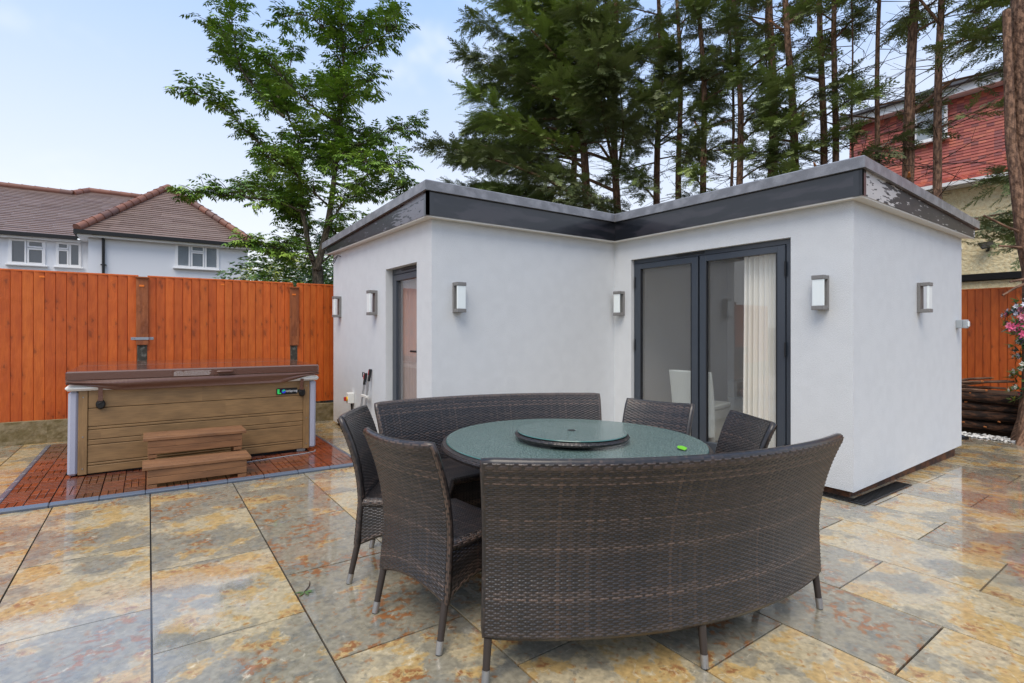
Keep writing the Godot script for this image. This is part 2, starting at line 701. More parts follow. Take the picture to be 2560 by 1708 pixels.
func make_materials() -> void:
	for k in 7: T["slate%d" % k] = slate_texture(k)
	weave_textures()
	var fine := nbytes(noise(41, 0.11, 3), 256, 256)
	var mid := nbytes(noise(42, 0.035, 4), 256, 256)
	T.fine_n = normal_tex(fine, 256, 256, 3.0)
	T.mid_n = normal_tex(mid, 256, 256, 4.0)
	var stone_n := normal_tex(nbytes(noise(43, 0.02, 5, 10.0), 512, 512), 512, 512, 3.0)
	var wet := PackedByteArray()
	var wn := noise(44, 0.012, 4, 30.0).get_image(512, 512).get_data()
	wet.resize(512 * 512)
	for i in 512 * 512: wet[i] = clampi(int(lerpf(46.0, 110.0, smoothstep(0.42, 0.7, wn[i] / 255.0))), 0, 255)
	var wet_t := grey_tex(wet, 512, 512)
	for k in 7:
		var m := mat(Color.WHITE, 1.0, T["slate%d" % k], stone_n, 0.22)
		m.roughness_texture = wet_t
		m.roughness_texture_channel = BaseMaterial3D.TEXTURE_CHANNEL_RED
		m.metallic_specular = 0.5
		M["slate%d" % k] = coat(m, 0.65, 0.045)
	M.grout = mat(Color(0.10, 0.09, 0.085), 0.7)
	M.soil = tri(mat(Color(0.27, 0.21, 0.15), 0.9, null, T.mid_n, 1.0), 1.2)
	var stucco := nbytes(noise(45, 0.16, 2), 512, 512)
	T.stucco_n = normal_tex(stucco, 512, 512, 2.6)
	T.stucco = two_tone(46, 512, 512, 0.006, Vector3(210, 213, 215), Vector3(206, 209, 211), 0.25, 0.8, 1.0, 1.0, 0.16)
	M.render_wall = tri(mat(Color.WHITE, 0.85, T.stucco, T.stucco_n, 0.7), 1.25)
	M.inside_wall = mat(Color(0.80, 0.81, 0.80), 0.9)
	M.inside_floor = tri(mat(Color.WHITE, 0.5, two_tone(47, 256, 256, 0.02, Vector3(176, 156, 126), Vector3(150, 130, 102), 0.3, 0.7, 0.3, 3.0)), 0.8)
	M.plinth = tri(mat(Color.WHITE, 0.8, two_tone(48, 256, 256, 0.02, Vector3(104, 66, 42), Vector3(60, 40, 30), 0.35, 0.7)), 1.0)
	M.trim_white = mat(Color(0.86, 0.85, 0.82), 0.5)
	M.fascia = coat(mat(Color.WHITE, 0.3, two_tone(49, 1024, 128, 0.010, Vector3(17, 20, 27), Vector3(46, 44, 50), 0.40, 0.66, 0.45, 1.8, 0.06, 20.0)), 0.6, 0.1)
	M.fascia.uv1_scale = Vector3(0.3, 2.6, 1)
	M.fascia_dark = coat(mat(Color(0.09, 0.10, 0.125), 0.28), 0.6, 0.08)
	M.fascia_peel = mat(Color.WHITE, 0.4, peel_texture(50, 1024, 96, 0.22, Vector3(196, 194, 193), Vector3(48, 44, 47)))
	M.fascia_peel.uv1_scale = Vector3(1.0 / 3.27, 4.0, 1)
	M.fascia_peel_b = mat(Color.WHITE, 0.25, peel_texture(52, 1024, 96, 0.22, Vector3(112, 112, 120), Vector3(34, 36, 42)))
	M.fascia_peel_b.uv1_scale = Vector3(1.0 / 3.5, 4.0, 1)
	M.coping = coat(tri(mat(Color.WHITE, 0.45, two_tone(53, 512, 512, 0.012, Vector3(112, 114, 120), Vector3(134, 136, 142), 0.3, 0.75, 1.0, 1.0, 0.10, 12.0), T.mid_n, 0.25), 0.9), 0.4, 0.15)
	M.roof_felt = mat(Color(0.36, 0.37, 0.39), 0.7)
	M.anthracite = coat(mat(Color(0.205, 0.235, 0.275), 0.35), 0.3, 0.15)
	M.anthracite_dark = mat(Color(0.09, 0.10, 0.12), 0.45)
	var gl := mat(Color(1, 1, 1, 0.03), 0.0)
	gl.transparency = BaseMaterial3D.TRANSPARENCY_ALPHA
	gl.metallic_specular = 1.0
	M.glass = gl
	M.curtain = mat(Color(0.92, 0.91, 0.87), 0.95)
	M.curtain.backlight = Color(0.5, 0.48, 0.44)
	M.curtain_grey = mat(Color(0.66, 0.60, 0.58), 0.95)
	M.lamp_grey = mat(Color(0.48, 0.475, 0.47), 0.5, null, T.fine_n, 0.1)
	M.opal = mat(Color(0.90, 0.93, 0.93), 0.35)
	M.opal.backlight = Color(0.6, 0.6, 0.6)
	M.plastic_grey = mat(Color(0.62, 0.65, 0.67), 0.5)
	M.plastic_white = mat(Color(0.88, 0.88, 0.86), 0.4)
	M.plastic_black = mat(Color(0.07, 0.07, 0.075), 0.4)
	M.red = mat(Color(0.62, 0.09, 0.06), 0.4)
	M.yellow = mat(Color(0.92, 0.72, 0.10), 0.4)
	M.steel = mat(Color(0.66, 0.66, 0.66), 0.35)
	M.steel.metallic = 0.8
	M.zinc = mat(Color(0.62, 0.65, 0.68), 0.4)
	M.zinc.metallic = 0.6
	# fence
	T.fence = wood_texture(60, 512, 1024, Vector3(216, 106, 34), Vector3(186, 82, 22), 22, 0.9, 0.35)
	var bg := nbytes(noise(61, 0.02, 4), 256, 256)
	M.fence = mat(Color.WHITE, 0.55, T.fence, T.mid_n, 0.15)
	M.fence.uv1_scale = Vector3(1.0 / 0.62, 1.0 / 1.8, 1)
	for k in 3:
		var fm := mat([Color(1, 1, 1), Color(0.92, 0.90, 0.88), Color(0.97, 1.0, 1.0)][k], 0.55, T.fence, T.mid_n, 0.15)
		fm.uv1_scale = M.fence.uv1_scale
		M["fence%d" % k] = fm
	M.fence_post = mat(Color.WHITE, 0.6, wood_texture(67, 128, 512, Vector3(158, 90, 46), Vector3(122, 64, 30), 3, 1.2, 0.3), T.mid_n, 0.3)
	M.fence_post.uv1_scale = M.fence.uv1_scale
	M.fence_tab = mat(Color(0.90, 0.47, 0.13), 0.4)
	M.concrete_dark = tri(mat(Color.WHITE, 0.8, two_tone(62, 256, 256, 0.02, Vector3(62, 60, 52), Vector3(110, 108, 98), 0.5, 0.75), T.mid_n, 0.6), 2.0)
	M.gravel_board = tri(mat(Color.WHITE, 0.7, two_tone(63, 512, 512, 0.012, Vector3(136, 122, 92), Vector3(108, 94, 58), 0.3, 0.75), T.mid_n, 0.5), 1.0)
	# tub and deck
	T.deck = wood_texture(64, 256, 512, Vector3(136, 70, 40), Vector3(74, 33, 19), 0, 1.4)
	for k in 3:
		var dm := coat(mat([Color(1, 1, 1), Color(0.78, 0.76, 0.74), Color(0.92, 0.86, 0.8)][k], 0.35, T.deck), 0.9, 0.06)
		dm.uv1_scale = Vector3(3.0, 2.0, 1)
		M["deck%d" % k] = dm
	M.deck_trim = coat(mat(Color(0.36, 0.40, 0.46), 0.4), 0.5, 0.1)
	M.deck_base = mat(Color(0.06, 0.05, 0.045), 0.6)
	T.tub = wood_texture(65, 256, 1024, Vector3(148, 116, 76), Vector3(116, 90, 58), 0, 0.9)
	M.tub_panel = mat(Color.WHITE, 0.5, T.tub)
	M.tub_panel.uv1_scale = Vector3(2.2, 0.7, 1)
	M.tub_post = mat(Color(0.66, 0.67, 0.73), 0.45)
	M.tub_rim = mat(Color(0.90, 0.90, 0.88), 0.3)
	M.vinyl = coat(mat(Color(0.36, 0.225, 0.165), 0.42, null, T.fine_n, 0.12), 0.5, 0.1)
	M.vinyl_wet = coat(mat(Color(0.36, 0.215, 0.155), 0.25, null, T.fine_n, 0.03), 0.8, 0.07)
	M.vinyl_wet.metallic_specular = 0.9
	T.step = wood_texture(66, 128, 512, Vector3(142, 100, 66), Vector3(110, 76, 50), 0, 1.0)
	M.step = mat(Color.WHITE, 0.45, T.step)
	M.step.uv1_scale = Vector3(4.0, 1.2, 1)
	M.print_pale = mat(Color(0.78, 0.74, 0.72), 0.6)
	M.badge_green = mat(Color(0.25, 0.9, 0.45), 0.3)  # bright green and blue stand in for the badge's glow, without emission
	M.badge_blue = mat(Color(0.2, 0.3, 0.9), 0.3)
	M.badge_white = mat(Color(0.95, 0.95, 0.95), 0.4)
	# rattan furniture
	M.weave = coat(mat(Color.WHITE, 0.34, T.weave, T.weave_n, 1.0), 0.25, 0.2)
	M.weave.uv1_scale = Vector3(1.0 / 0.46, 1.0 / 0.92, 1)
	M.weave_relief = coat(mat(Color.WHITE, 0.36, T.weave), 0.3, 0.2)
	M.weave_relief.uv1_scale = M.weave.uv1_scale
	M.weave_pale = mat(Color(0.76, 0.79, 0.77), 0.6, null, T.weave_n, 1.0)
	M.weave_pale.uv1_scale = M.weave.uv1_scale
	M.leg_wrap = mat(Color(0.21, 0.18, 0.165), 0.45)
	var rip := nbytes(noise(70, 0.05, 3, 8.0), 512, 512)
	T.ripple_n = normal_tex(rip, 512, 512, 6.0)
	M.table_glass = mat(Color.WHITE, 0.06, two_tone(76, 512, 512, 0.05, Vector3(68, 92, 86), Vector3(124, 144, 137), 0.38, 0.62, 1.0, 1.0, 0.25, 9.0), T.ripple_n, 1.3)
	M.table_glass.metallic_specular = 1.0
	M.table_glass.uv1_scale = Vector3(3.0, 3.0, 1)
	M.glass_edge = mat(Color(0.30, 0.46, 0.44), 0.15)
	# trees and neighbours
	T.bark_n = normal_tex(nbytes(noise(71, 0.03, 4), 256, 256), 256, 256, 8.0)
	M.bark = mat(Color.WHITE, 0.9, two_tone(72, 256, 512, 0.02, Vector3(138, 106, 84), Vector3(94, 70, 56), 0.35, 0.65, 3.0, 0.5, 0.2), T.bark_n, 0.8)
	M.bark.uv1_scale = Vector3(1.4, 0.8, 1)
	M.bark_grey = mat(Color.WHITE, 0.9, two_tone(73, 256, 512, 0.02, Vector3(112, 100, 84), Vector3(70, 64, 50), 0.35, 0.65, 3.0, 0.7, 0.2), T.bark_n, 0.5)
	M.bark_grey.uv1_scale = Vector3(1.4, 0.8, 1)
	M.cut_wood = mat(Color(0.76, 0.47, 0.26), 0.8)
	M.twig = mat(Color(0.30, 0.235, 0.19), 0.9)
	M.leaf = vcol(mat(Color.WHITE, 0.42))
	M.leaf.backlight = Color(0.8, 0.95, 0.40)
	M.needle = vcol(mat(Color.WHITE, 0.6))
	M.needle.backlight = Color(0.55, 0.62, 0.3)
	M.house_white = mat(Color(0.90, 0.91, 0.925), 0.85)
	M.roof_brown = vcol(mat(Color.WHITE, 0.45))
	M.ridge = vcol(mat(Color.WHITE, 0.55))
	M.gutter = mat(Color(0.06, 0.06, 0.065), 0.4)
	M.upvc = mat(Color(0.93, 0.93, 0.93), 0.35)
	M.window_dark = mat(Color(0.26, 0.29, 0.33), 0.06)
	M.window_dark.metallic_specular = 1.0
	M.blind = mat(Color(0.62, 0.66, 0.69), 0.5)
	M.cream_dash = tri(mat(Color.WHITE, 0.95, two_tone(74, 512, 512, 0.02, Vector3(238, 219, 178), Vector3(226, 204, 160), 0.35, 0.7, 1.0, 1.0, 0.5), T.mid_n, 1.0), 0.8)
	M.tile_red = vcol(mat(Color.WHITE, 0.55))
	M.log = mat(Color(0.85, 0.8, 0.76), 0.9, two_tone(75, 256, 512, 0.02, Vector3(98, 70, 52), Vector3(44, 33, 27), 0.35, 0.62, 3.0, 0.6, 0.3), T.bark_n, 0.8)
	M.log.uv1_scale = Vector3(1.4, 0.8, 1)
	M.pebble = vcol(mat(Color.WHITE, 0.4))
	M.petal = vcol(mat(Color.WHITE, 0.6))
	M.petal.backlight = Color(0.3, 0.3, 0.3)
	M.grate = mat(Color(0.08, 0.08, 0.085), 0.35)
	var wat := mat(Color(1, 1, 1, 0.02), 0.0, null, T.ripple_n, 0.02)
	wat.transparency = BaseMaterial3D.TRANSPARENCY_ALPHA
	wat.metallic_specular = 1.0
	M.puddle = wat

# ---------------------------------------------------------------- ground and patio
func build_ground() -> void:
	var b := MB.new()
	var s := 90.0
	var p := []
	for q in [Vector2(-s, s), Vector2(s, s), Vector2(s, -s), Vector2(-s, -s)]:
		p.append(Vector3(q.x, gy(q.x, q.y) - 0.075, q.y))
	b.quad(p[0], p[1], p[2], p[3], Vector2(0, 0), Vector2(s, 0), Vector2(s, s), Vector2(0, s))
	var o := part(self, "ground", b.mesh(), M.soil)
	tag(o, "bare brown soil around and beyond the patio", "ground", "", "structure")

func slab_mesh(wx: float, wz: float) -> ArrayMesh:
	var b := MB.new()
	var hx := wx * 0.5
	var hz := wz * 0.5
	var c := 0.0006
	var t := 0.0
	var lo := -0.02
	var P := func(x: float, y: float, z: float) -> Vector3: return Vector3(x, y, z)
	var U := func(x: float, z: float) -> Vector2: return Vector2(x / 0.6 + 0.5, z / 0.9 + 0.5)
	b.quad(P.call(-hx + c, t, hz - c), P.call(hx - c, t, hz - c), P.call(hx - c, t, -hz + c), P.call(-hx + c, t, -hz + c),
		U.call(-hx + c, hz - c), U.call(hx - c, hz - c), U.call(hx - c, -hz + c), U.call(-hx + c, -hz + c))
	var ring := [Vector2(-1, 1), Vector2(1, 1), Vector2(1, -1), Vector2(-1, -1)]
	for k in 4:
		var a: Vector2 = ring[k]
		var d: Vector2 = ring[(k + 1) % 4]
		var i0 := Vector3(a.x * (hx - c), t, a.y * (hz - c))
		var i1 := Vector3(d.x * (hx - c), t, d.y * (hz - c))
		var o0 := Vector3(a.x * hx, t - c, a.y * hz)
		var o1 := Vector3(d.x * hx, t - c, d.y * hz)
		b.quad(o0, o1, i1, i0, U.call(o0.x, o0.z), U.call(o1.x, o1.z), U.call(i1.x, i1.z), U.call(i0.x, i0.z))
		var l0 := Vector3(o0.x, lo, o0.z)
		var l1 := Vector3(o1.x, lo, o1.z)
		b.quad(l0, l1, o1, o0, U.call(o0.x, o0.z), U.call(o1.x, o1.z), U.call(o1.x, o1.z), U.call(o0.x, o0.z))
	return b.mesh()

func build_patio() -> void:
	var patio := Node3D.new()
	patio.name = "patio"
	add_child(patio)
	tag(patio, "wet patio of cream, grey and rust slate-look slabs with dark joints", "patio", "", "structure")
	# bedding that shows dark in the joints
	var x0 := -4.25
	var x1 := 9.62
	var z0 := -8.30
	var z1 := 1.05
	var b := MB.new()
	b.hexa([Vector3(x0, gy(x0, z1) - 0.06, z1), Vector3(x1, gy(x1, z1) - 0.06, z1), Vector3(x1, gy(x1, z0) - 0.06, z0), Vector3(x0, gy(x0, z0) - 0.06, z0),
		Vector3(x0, gy(x0, z1) - 0.012, z1), Vector3(x1, gy(x1, z1) - 0.012, z1), Vector3(x1, gy(x1, z0) - 0.012, z0), Vector3(x0, gy(x0, z0) - 0.012, z0)])
	part(patio, "bedding", b.mesh(), M.grout)
	var r := RandomNumberGenerator.new()
	r.seed = 314
	var cache := {}
	var bt := tilt()
	for k in range(-7, 16):
		var xa: float = 0.012 + 0.608 * k
		var xb: float = xa + 0.608
		if xa > x1 - 0.1: continue
		xb = minf(xb, x1)
		var off: float = -4.404 if posmod(k, 2) == 0 else -4.850
		for q in range(-5, 7):
			var za: float = off + 0.907 * q
			var zb: float = za + 0.907
			za = maxf(za, z0)
			zb = minf(zb, z1)
			if zb - za < 0.05: continue
			# wholly under the garden room
			if xa > X4 + 0.1 and zb < Z3 - 0.1 and xb < X2: continue
			if xa > X1 + 0.1 and zb < Z1 - 0.1 and xb < X2: continue
			var wx := xb - xa - 0.008
			var wz := zb - za - 0.009
			var key := "%d_%d" % [roundi(wx * 200), roundi(wz * 200)]
			if not cache.has(key): cache[key] = slab_mesh(wx, wz)
			var cx := (xa + xb) * 0.5
			var cz := (za + zb) * 0.5
			var turn := PI if r.randf() < 0.5 else 0.0
			var xf := Transform3D(bt * Basis(Vector3.UP, turn), Vector3(cx, gy(cx, cz) + r.randf_range(-0.0008, 0.0008), cz))
			part(patio, "slab", cache[key], M["slate%d" % r.randi_range(0, 6)], xf)
	# shallow rainwater lying on the slabs
	puddle("wide shallow rain puddle on the slabs between camera side and hot tub", [Vector2(-0.95, -3.25), Vector2(-0.62, -3.32), Vector2(-0.30, -3.27), Vector2(0.02, -3.36), Vector2(0.22, -3.40), Vector2(0.44, -3.33), Vector2(0.52, -3.12),
		Vector2(0.40, -2.98), Vector2(0.47, -2.84), Vector2(0.34, -2.72), Vector2(0.18, -2.66), Vector2(0.20, -2.52), Vector2(0.08, -2.40), Vector2(0.10, -2.2), Vector2(-0.05, -1.9), Vector2(-0.9, -1.7), Vector2(-1.5, -2.3), Vector2(-1.6, -3.0)])
	var r2 := RandomNumberGenerator.new()
	r2.seed = 12
	for e in [["rain puddle along the end wall of the garden room", 6.6, -0.95, 1.7, 0.62], ["rain puddle out on the paving beyond the bench", 4.3, -0.45, 1.0, 0.55], ["rain puddle at the bench's end by the drain", 3.6, -1.2, 0.55, 0.35],
		["rain puddle on the paving near the pebble strip", 8.5, -0.6, 0.7, 0.8], ["small rain puddle beside the dining chairs", 0.75, -2.85, 0.20, 0.26], ["rain puddle in front of the deck edging", 1.2, -4.6, 0.5, 0.28], ["rain puddle under the curved bench", 1.9, -1.0, 0.7, 0.25], ["rain puddle between the deck and the garden room", 2.03, -5.9, 0.16, 0.8], ["rain puddle in front of the curved bench's back", 2.9, -0.75, 0.5, 0.22]]:
		var rim := []
		for k in 16:
			var an := TAU * k / 16.0
			var q := r2.randf_range(0.72, 1.12)
			rim.append(Vector2(e[1] + cos(an) * e[3] * q, e[2] + sin(an) * e[4] * q))
		puddle(e[0], rim)

func puddle(label: String, rim: Array) -> void:
	var pud := MB.new()
	var wob := noise(90, 7.0, 4)
	var smooth := []
	for i in rim.size():
		for e in 7:
			var p: Vector2 = rim[i].cubic_interpolate(rim[(i + 1) % rim.size()], rim[i - 1], rim[(i + 2) % rim.size()], e / 7.0)
			smooth.append(p + Vector2(wob.get_noise_2d(p.x, p.y), wob.get_noise_2d(p.x + 9.0, p.y)) * 0.06)
	var poly := PackedVector2Array(smooth)
	var ti := Geometry2D.triangulate_polygon(poly)
	for e in poly:
		pud.vert(Vector3(e.x, gy(e.x, e.y) + 0.0022, e.y), Vector3(-GX, 1, -GZ).normalized(), e * 3.0)
	for e in range(0, ti.size(), 3):
		var a := pud.v[ti[e]]
		var c := pud.v[ti[e + 1]]
		var d := pud.v[ti[e + 2]]
		if (c - a).cross(d - a).y > 0:
			pud.idx.append_array(PackedInt32Array([ti[e], ti[e + 2], ti[e + 1]]))
		else:
			pud.idx.append_array(PackedInt32Array([ti[e], ti[e + 1], ti[e + 2]]))
	if ti.size() == 0: return
	var o := part(self, "puddle", pud.mesh(), M.puddle)
	tag(o, label, "water", "", "structure")

# ---------------------------------------------------------------- garden room
func wall_box(b: MB, xa: float, xb: float, ya: float, yb: float, za: float, zb: float) -> void:
	b.box(Vector3((xa + xb) * 0.5, (ya + yb) * 0.5, (za + zb) * 0.5), Vector3(absf(xb - xa), absf(yb - ya), absf(zb - za)))

func build_garden_room() -> void:
	var g := thing("garden_room", "white rendered L-shaped garden room with flat roof and dark fascia", "building")
	var wt := 0.22
	var yb := -0.065
	var yt := 2.452
	# left wall with the narrow door
	var b := MB.new()
	wall_box(b, X4, X4 + wt, yb, yt, Z5, -5.781)
	wall_box(b, X4, X4 + wt, 2.03, yt, -5.781, -4.923)
	wall_box(b, X4, X4 + wt, yb, yt, -4.923, Z3 - wt)
	wall_box(b, X4, X4 + wt, yb, -0.015, -5.781, -4.923)
	part(g, "wall", b.mesh(), M.render_wall)
	b = MB.new()
	wall_box(b, X4, X1 + wt, yb, yt, Z3 - wt, Z3)
	part(g, "wall", b.mesh(), M.render_wall)
	b = MB.new()
	wall_box(b, X1, X1 + wt, yb, yt, Z3, -4.30)
	wall_box(b, X1, X1 + wt, 2.185, yt, -4.30, -2.365)
	wall_box(b, X1, X1 + wt, yb, yt, -2.365, Z1 - wt)
	part(g, "wall", b.mesh(), M.render_wall)
	b = MB.new()
	wall_box(b, X1, X2, yb, yt, Z1 - wt, Z1)
	part(g, "wall", b.mesh(), M.render_wall)
	b = MB.new()
	wall_box(b, X2 - wt, X2, yb, yt, Z5, Z1 - wt)
	part(g, "wall", b.mesh(), M.render_wall)
	b = MB.new()
	wall_box(b, X4 + wt, X2 - wt, yb, yt, Z5, Z5 + wt)
	part(g, "wall", b.mesh(), M.render_wall)
	# recessed plinth down to the ground
	b = MB.new()
	wall_box(b, X4 + 0.05, X4 + 0.16, -0.36, yb, Z5 + 0.05, Z3 - 0.05)
	wall_box(b, X4 + 0.05, X1 + 0.05, -0.36, yb, Z3 - 0.16, Z3 - 0.05)
	wall_box(b, X1 + 0.05, X1 + 0.16, -0.36, yb, Z3 - 0.05, Z1 - 0.05)
	wall_box(b, X1 + 0.16, X2 - 0.05, -0.36, yb, Z1 - 0.16, Z1 - 0.05)
	part(g, "plinth", b.mesh(), M.plinth)
	# inside
	b = MB.new()
	wall_box(b, X4 + wt, X2 - wt, -0.08, -0.03, Z5 + wt, Z3 - wt)
	wall_box(b, X1 + wt, X2 - wt, -0.08, -0.03, Z3 - wt, Z1 - wt)
	part(g, "floor", b.mesh(), M.inside_floor)
	b = MB.new()
	wall_box(b, X2 - wt - 0.03, X2 - wt - 0.005, -0.03, 2.4, Z3 - 0.14, Z1 - wt)
	wall_box(b, X1 + wt + 0.005, X2 - wt - 0.03, -0.03, 2.4, Z3 - 0.20, Z3 - 0.15)
	wall_box(b, X1 + wt + 0.005, X2 - wt - 0.03, -0.03, 2.4, Z1 - wt - 0.03, Z1 - wt - 0.005)
	part(g, "inner_lining", b.mesh(), M.inside_wall)
	b = MB.new()
	wall_box(b, X4 + wt, X2 - wt, 2.405, 2.44, Z5 + wt, Z3 - wt)
	wall_box(b, X1 + wt, X2 - wt, 2.405, 2.44, Z3 - wt, Z1 - wt)
	part(g, "ceiling", b.mesh(), M.inside_wall)
	# roof edge: corners run C5, C4, C3, C1, C2
	var cop := [2.645, 2.765, 2.77, 2.752, 2.62]
	var fb := [2.462, 2.428, 2.436, 2.432, 2.415]
	var at := func(o: float) -> Array:
		return [Vector2(X4 - o, Z5 - o), Vector2(X4 - o, Z3 + o), Vector2(X1 - o, Z3 + o), Vector2(X1 - o, Z1 + o), Vector2(X2 + o, Z1 + o)]
	var fo: Array = at.call(0.10)
	var fi: Array = at.call(0.075)
	var co: Array = at.call(0.135)
	var ci: Array = at.call(-0.20)
	var so: Array = at.call(0.094)
	var si: Array = at.call(-0.02)
	var roof := MB.new()
	for k in 4:
		var V := func(a: Vector2, y: float) -> Vector3: return Vector3(a.x, y, a.y)
		# fascia board
		b = MB.new()
		var ft0: float = cop[k] - 0.085
		var ft1: float = cop[k + 1] - 0.085
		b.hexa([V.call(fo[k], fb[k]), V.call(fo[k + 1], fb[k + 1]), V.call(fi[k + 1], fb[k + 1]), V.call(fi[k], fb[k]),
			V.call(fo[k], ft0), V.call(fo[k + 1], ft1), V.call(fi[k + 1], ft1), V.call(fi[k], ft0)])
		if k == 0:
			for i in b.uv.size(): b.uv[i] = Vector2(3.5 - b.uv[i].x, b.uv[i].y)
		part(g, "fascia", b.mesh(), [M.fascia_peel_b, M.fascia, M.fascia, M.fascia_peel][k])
		# coping with a rounded drip edge
		b = MB.new()
		var y0: float = cop[k]
		var y1: float = cop[k + 1]
		b.hexa([V.call(co[k], y0 - 0.103), V.call(co[k + 1], y1 - 0.103), V.call(fi[k + 1], y1 - 0.098), V.call(fi[k], y0 - 0.098),
			V.call(co[k], y0 - 0.012), V.call(co[k + 1], y1 - 0.012), V.call(ci[k + 1], y1 - 0.05), V.call(ci[k], y0 - 0.05)])
		var cb: Array = at.call(0.118)
		b.hexa([V.call(co[k], y0 - 0.012), V.call(co[k + 1], y1 - 0.012), V.call(ci[k + 1], y1 - 0.05), V.call(ci[k], y0 - 0.05),
			V.call(cb[k], y0), V.call(cb[k + 1], y1), V.call(ci[k + 1], y1 - 0.012), V.call(ci[k], y0 - 0.012)])
		part(g, "coping", b.mesh(), M.coping)
		# pale soffit under the fascia
		b = MB.new()
		b.hexa([V.call(so[k], fb[k] - 0.012), V.call(so[k + 1], fb[k + 1] - 0.012), V.call(si[k + 1], fb[k + 1] - 0.006), V.call(si[k], fb[k] - 0.006),
			V.call(so[k], fb[k] + 0.003), V.call(so[k + 1], fb[k + 1] + 0.003), V.call(si[k + 1], fb[k + 1] + 0.012), V.call(si[k], fb[k] + 0.012)])
		part(g, "soffit", b.mesh(), M.trim_white)
	# dark corner pieces of the fascia
	for k in [1, 3]:
		b = MB.new()
		var hx: float = fo[k].x
		var hz: float = fo[k].y
		var yl: float = fb[k]
		var yh: float = cop[k] - 0.09
		b.box(Vector3(hx + 0.012, (yl + yh) * 0.5 - 0.001, hz - 0.03), Vector3(0.03, yh - yl + 0.004, 0.066))
		b.box(Vector3(hx + 0.036, (yl + yh) * 0.5, hz - 0.010), Vector3(0.078, yh - yl, 0.026))
		part(g, "fascia_corner", b.mesh(), M.fascia_dark)
	# roof surface
	b = roof
	b.hexa([Vector3(X4 - 0.05, 2.46, Z3 + 0.05), Vector3(X2 + 0.05, 2.46, Z3 + 0.05), Vector3(X2 + 0.05, 2.46, Z5 - 0.05), Vector3(X4 - 0.05, 2.46, Z5 - 0.05),
		Vector3(X4 - 0.05, 2.69, Z3 + 0.05), Vector3(X2 + 0.05, 2.55, Z3 + 0.05), Vector3(X2 + 0.05, 2.50, Z5 - 0.05), Vector3(X4 - 0.05, 2.57, Z5 - 0.05)])
	b.hexa([Vector3(X1 - 0.05, 2.46, Z1 + 0.05), Vector3(X2 + 0.05, 2.46, Z1 + 0.05), Vector3(X2 + 0.05, 2.46, Z3 + 0.06), Vector3(X1 - 0.05, 2.46, Z3 + 0.06),
		Vector3(X1 - 0.05, 2.68, Z1 + 0.05), Vector3(X2 + 0.05, 2.55, Z1 + 0.05), Vector3(X2 + 0.05, 2.55, Z3 + 0.06), Vector3(X1 - 0.05, 2.69, Z3 + 0.06)])
	part(g, "roof", b.mesh(), M.roof_felt)
	# folding glass doors in the wall x = X1
	var xd := X1 + 0.055
	b = MB.new()
	wall_box(b, xd, xd + 0.07, 2.135, 2.183, -4.298, -2.367)
	wall_box(b, xd, xd + 0.07, -0.03, 2.135, -4.298, -4.272)
	wall_box(b, xd, xd + 0.07, -0.03, 2.135, -2.430, -2.367)
	wall_box(b, xd, xd + 0.07, -0.06, -0.015, -4.272, -2.430)
	part(g, "door_frame", b.mesh(), M.anthracite)
	part(g, "trickle_vent", box_mesh(Vector3(0.014, 0.016, 0.36), 0.003, Vector2.ZERO, Vector3(xd - 0.007, 2.163, -3.49)), M.anthracite_dark)
	for lf in [[-4.268, -3.385], [-3.362, -2.436]]:
		b = MB.new()
		var a: float = lf[0]
		var c: float = lf[1]
		var st := 0.078
		b.box(Vector3(xd + 0.012, 1.057, a + st * 0.5), Vector3(0.055, 2.145, st), Basis(), 0.004)
		b.box(Vector3(xd + 0.012, 1.057, c - st * 0.5), Vector3(0.055, 2.145, st), Basis(), 0.004)
		b.box(Vector3(xd + 0.012, 2.095, (a + c) * 0.5), Vector3(0.053, 0.066, c - a - st * 2 + 0.006), Basis(), 0.003)
		b.box(Vector3(xd + 0.012, 0.045, (a + c) * 0.5), Vector3(0.053, 0.115, c - a - st * 2 + 0.006), Basis(), 0.003)
		var leaf := part(g, "door_leaf", b.mesh(), M.anthracite)
		part(leaf, "pane", box_mesh(Vector3(0.004, 1.96, c - a - st * 2 - 0.004), 0.0, Vector2.ZERO, Vector3(xd + 0.02, 1.082, (a + c) * 0.5)), M.glass)
		b = MB.new()
		var gz0 := a + st
		var gz1 := c - st
		for e in [gz0 + 0.006, gz1 - 0.006]:
			b.box(Vector3(xd + 0.002, 1.082, e), Vector3(0.03, 1.95, 0.012))
		part(leaf, "glazing_bead", b.mesh(), M.anthracite_dark)
	for hh in [[-4.268, 1.9], [-4.268, 1.13], [-2.434, 1.9], [-2.434, 1.13], [-2.434, 0.16]]:
		part(g, "hinge", tube_mesh([Vector3(xd - 0.022, hh[1] - 0.07, hh[0]), Vector3(xd - 0.022, hh[1] + 0.07, hh[0])], 0.009, 0.009, 8), M.anthracite_dark)
	b = MB.new()
	b.box(Vector3(X1 + 0.0, -0.085, -3.333), Vector3(0.16, 0.03, 1.98), Basis(), 0.005)
	part(g, "door_sill", b.mesh(), M.anthracite)
	# the narrow door in the wall x = X4
	var xs := X4 + 0.085
	b = MB.new()
	wall_box(b, xs, xs + 0.07, 1.968, 2.027, -5.779, -4.925)
	wall_box(b, xs, xs + 0.07, 0.0, 1.968, -5.779, -5.737)
	wall_box(b, xs, xs + 0.07, 0.0, 1.968, -4.967, -4.925)
	part(g, "door_frame", b.mesh(), M.anthracite)
	part(g, "trickle_vent", box_mesh(Vector3(0.016, 0.02, 0.40), 0.003, Vector2.ZERO, Vector3(xs - 0.008, 2.005, -5.30)), M.anthracite_dark)
	b = MB.new()
	b.box(Vector3(xs + 0.02, 0.985, -5.695), Vector3(0.055, 1.95, 0.08), Basis(), 0.004)
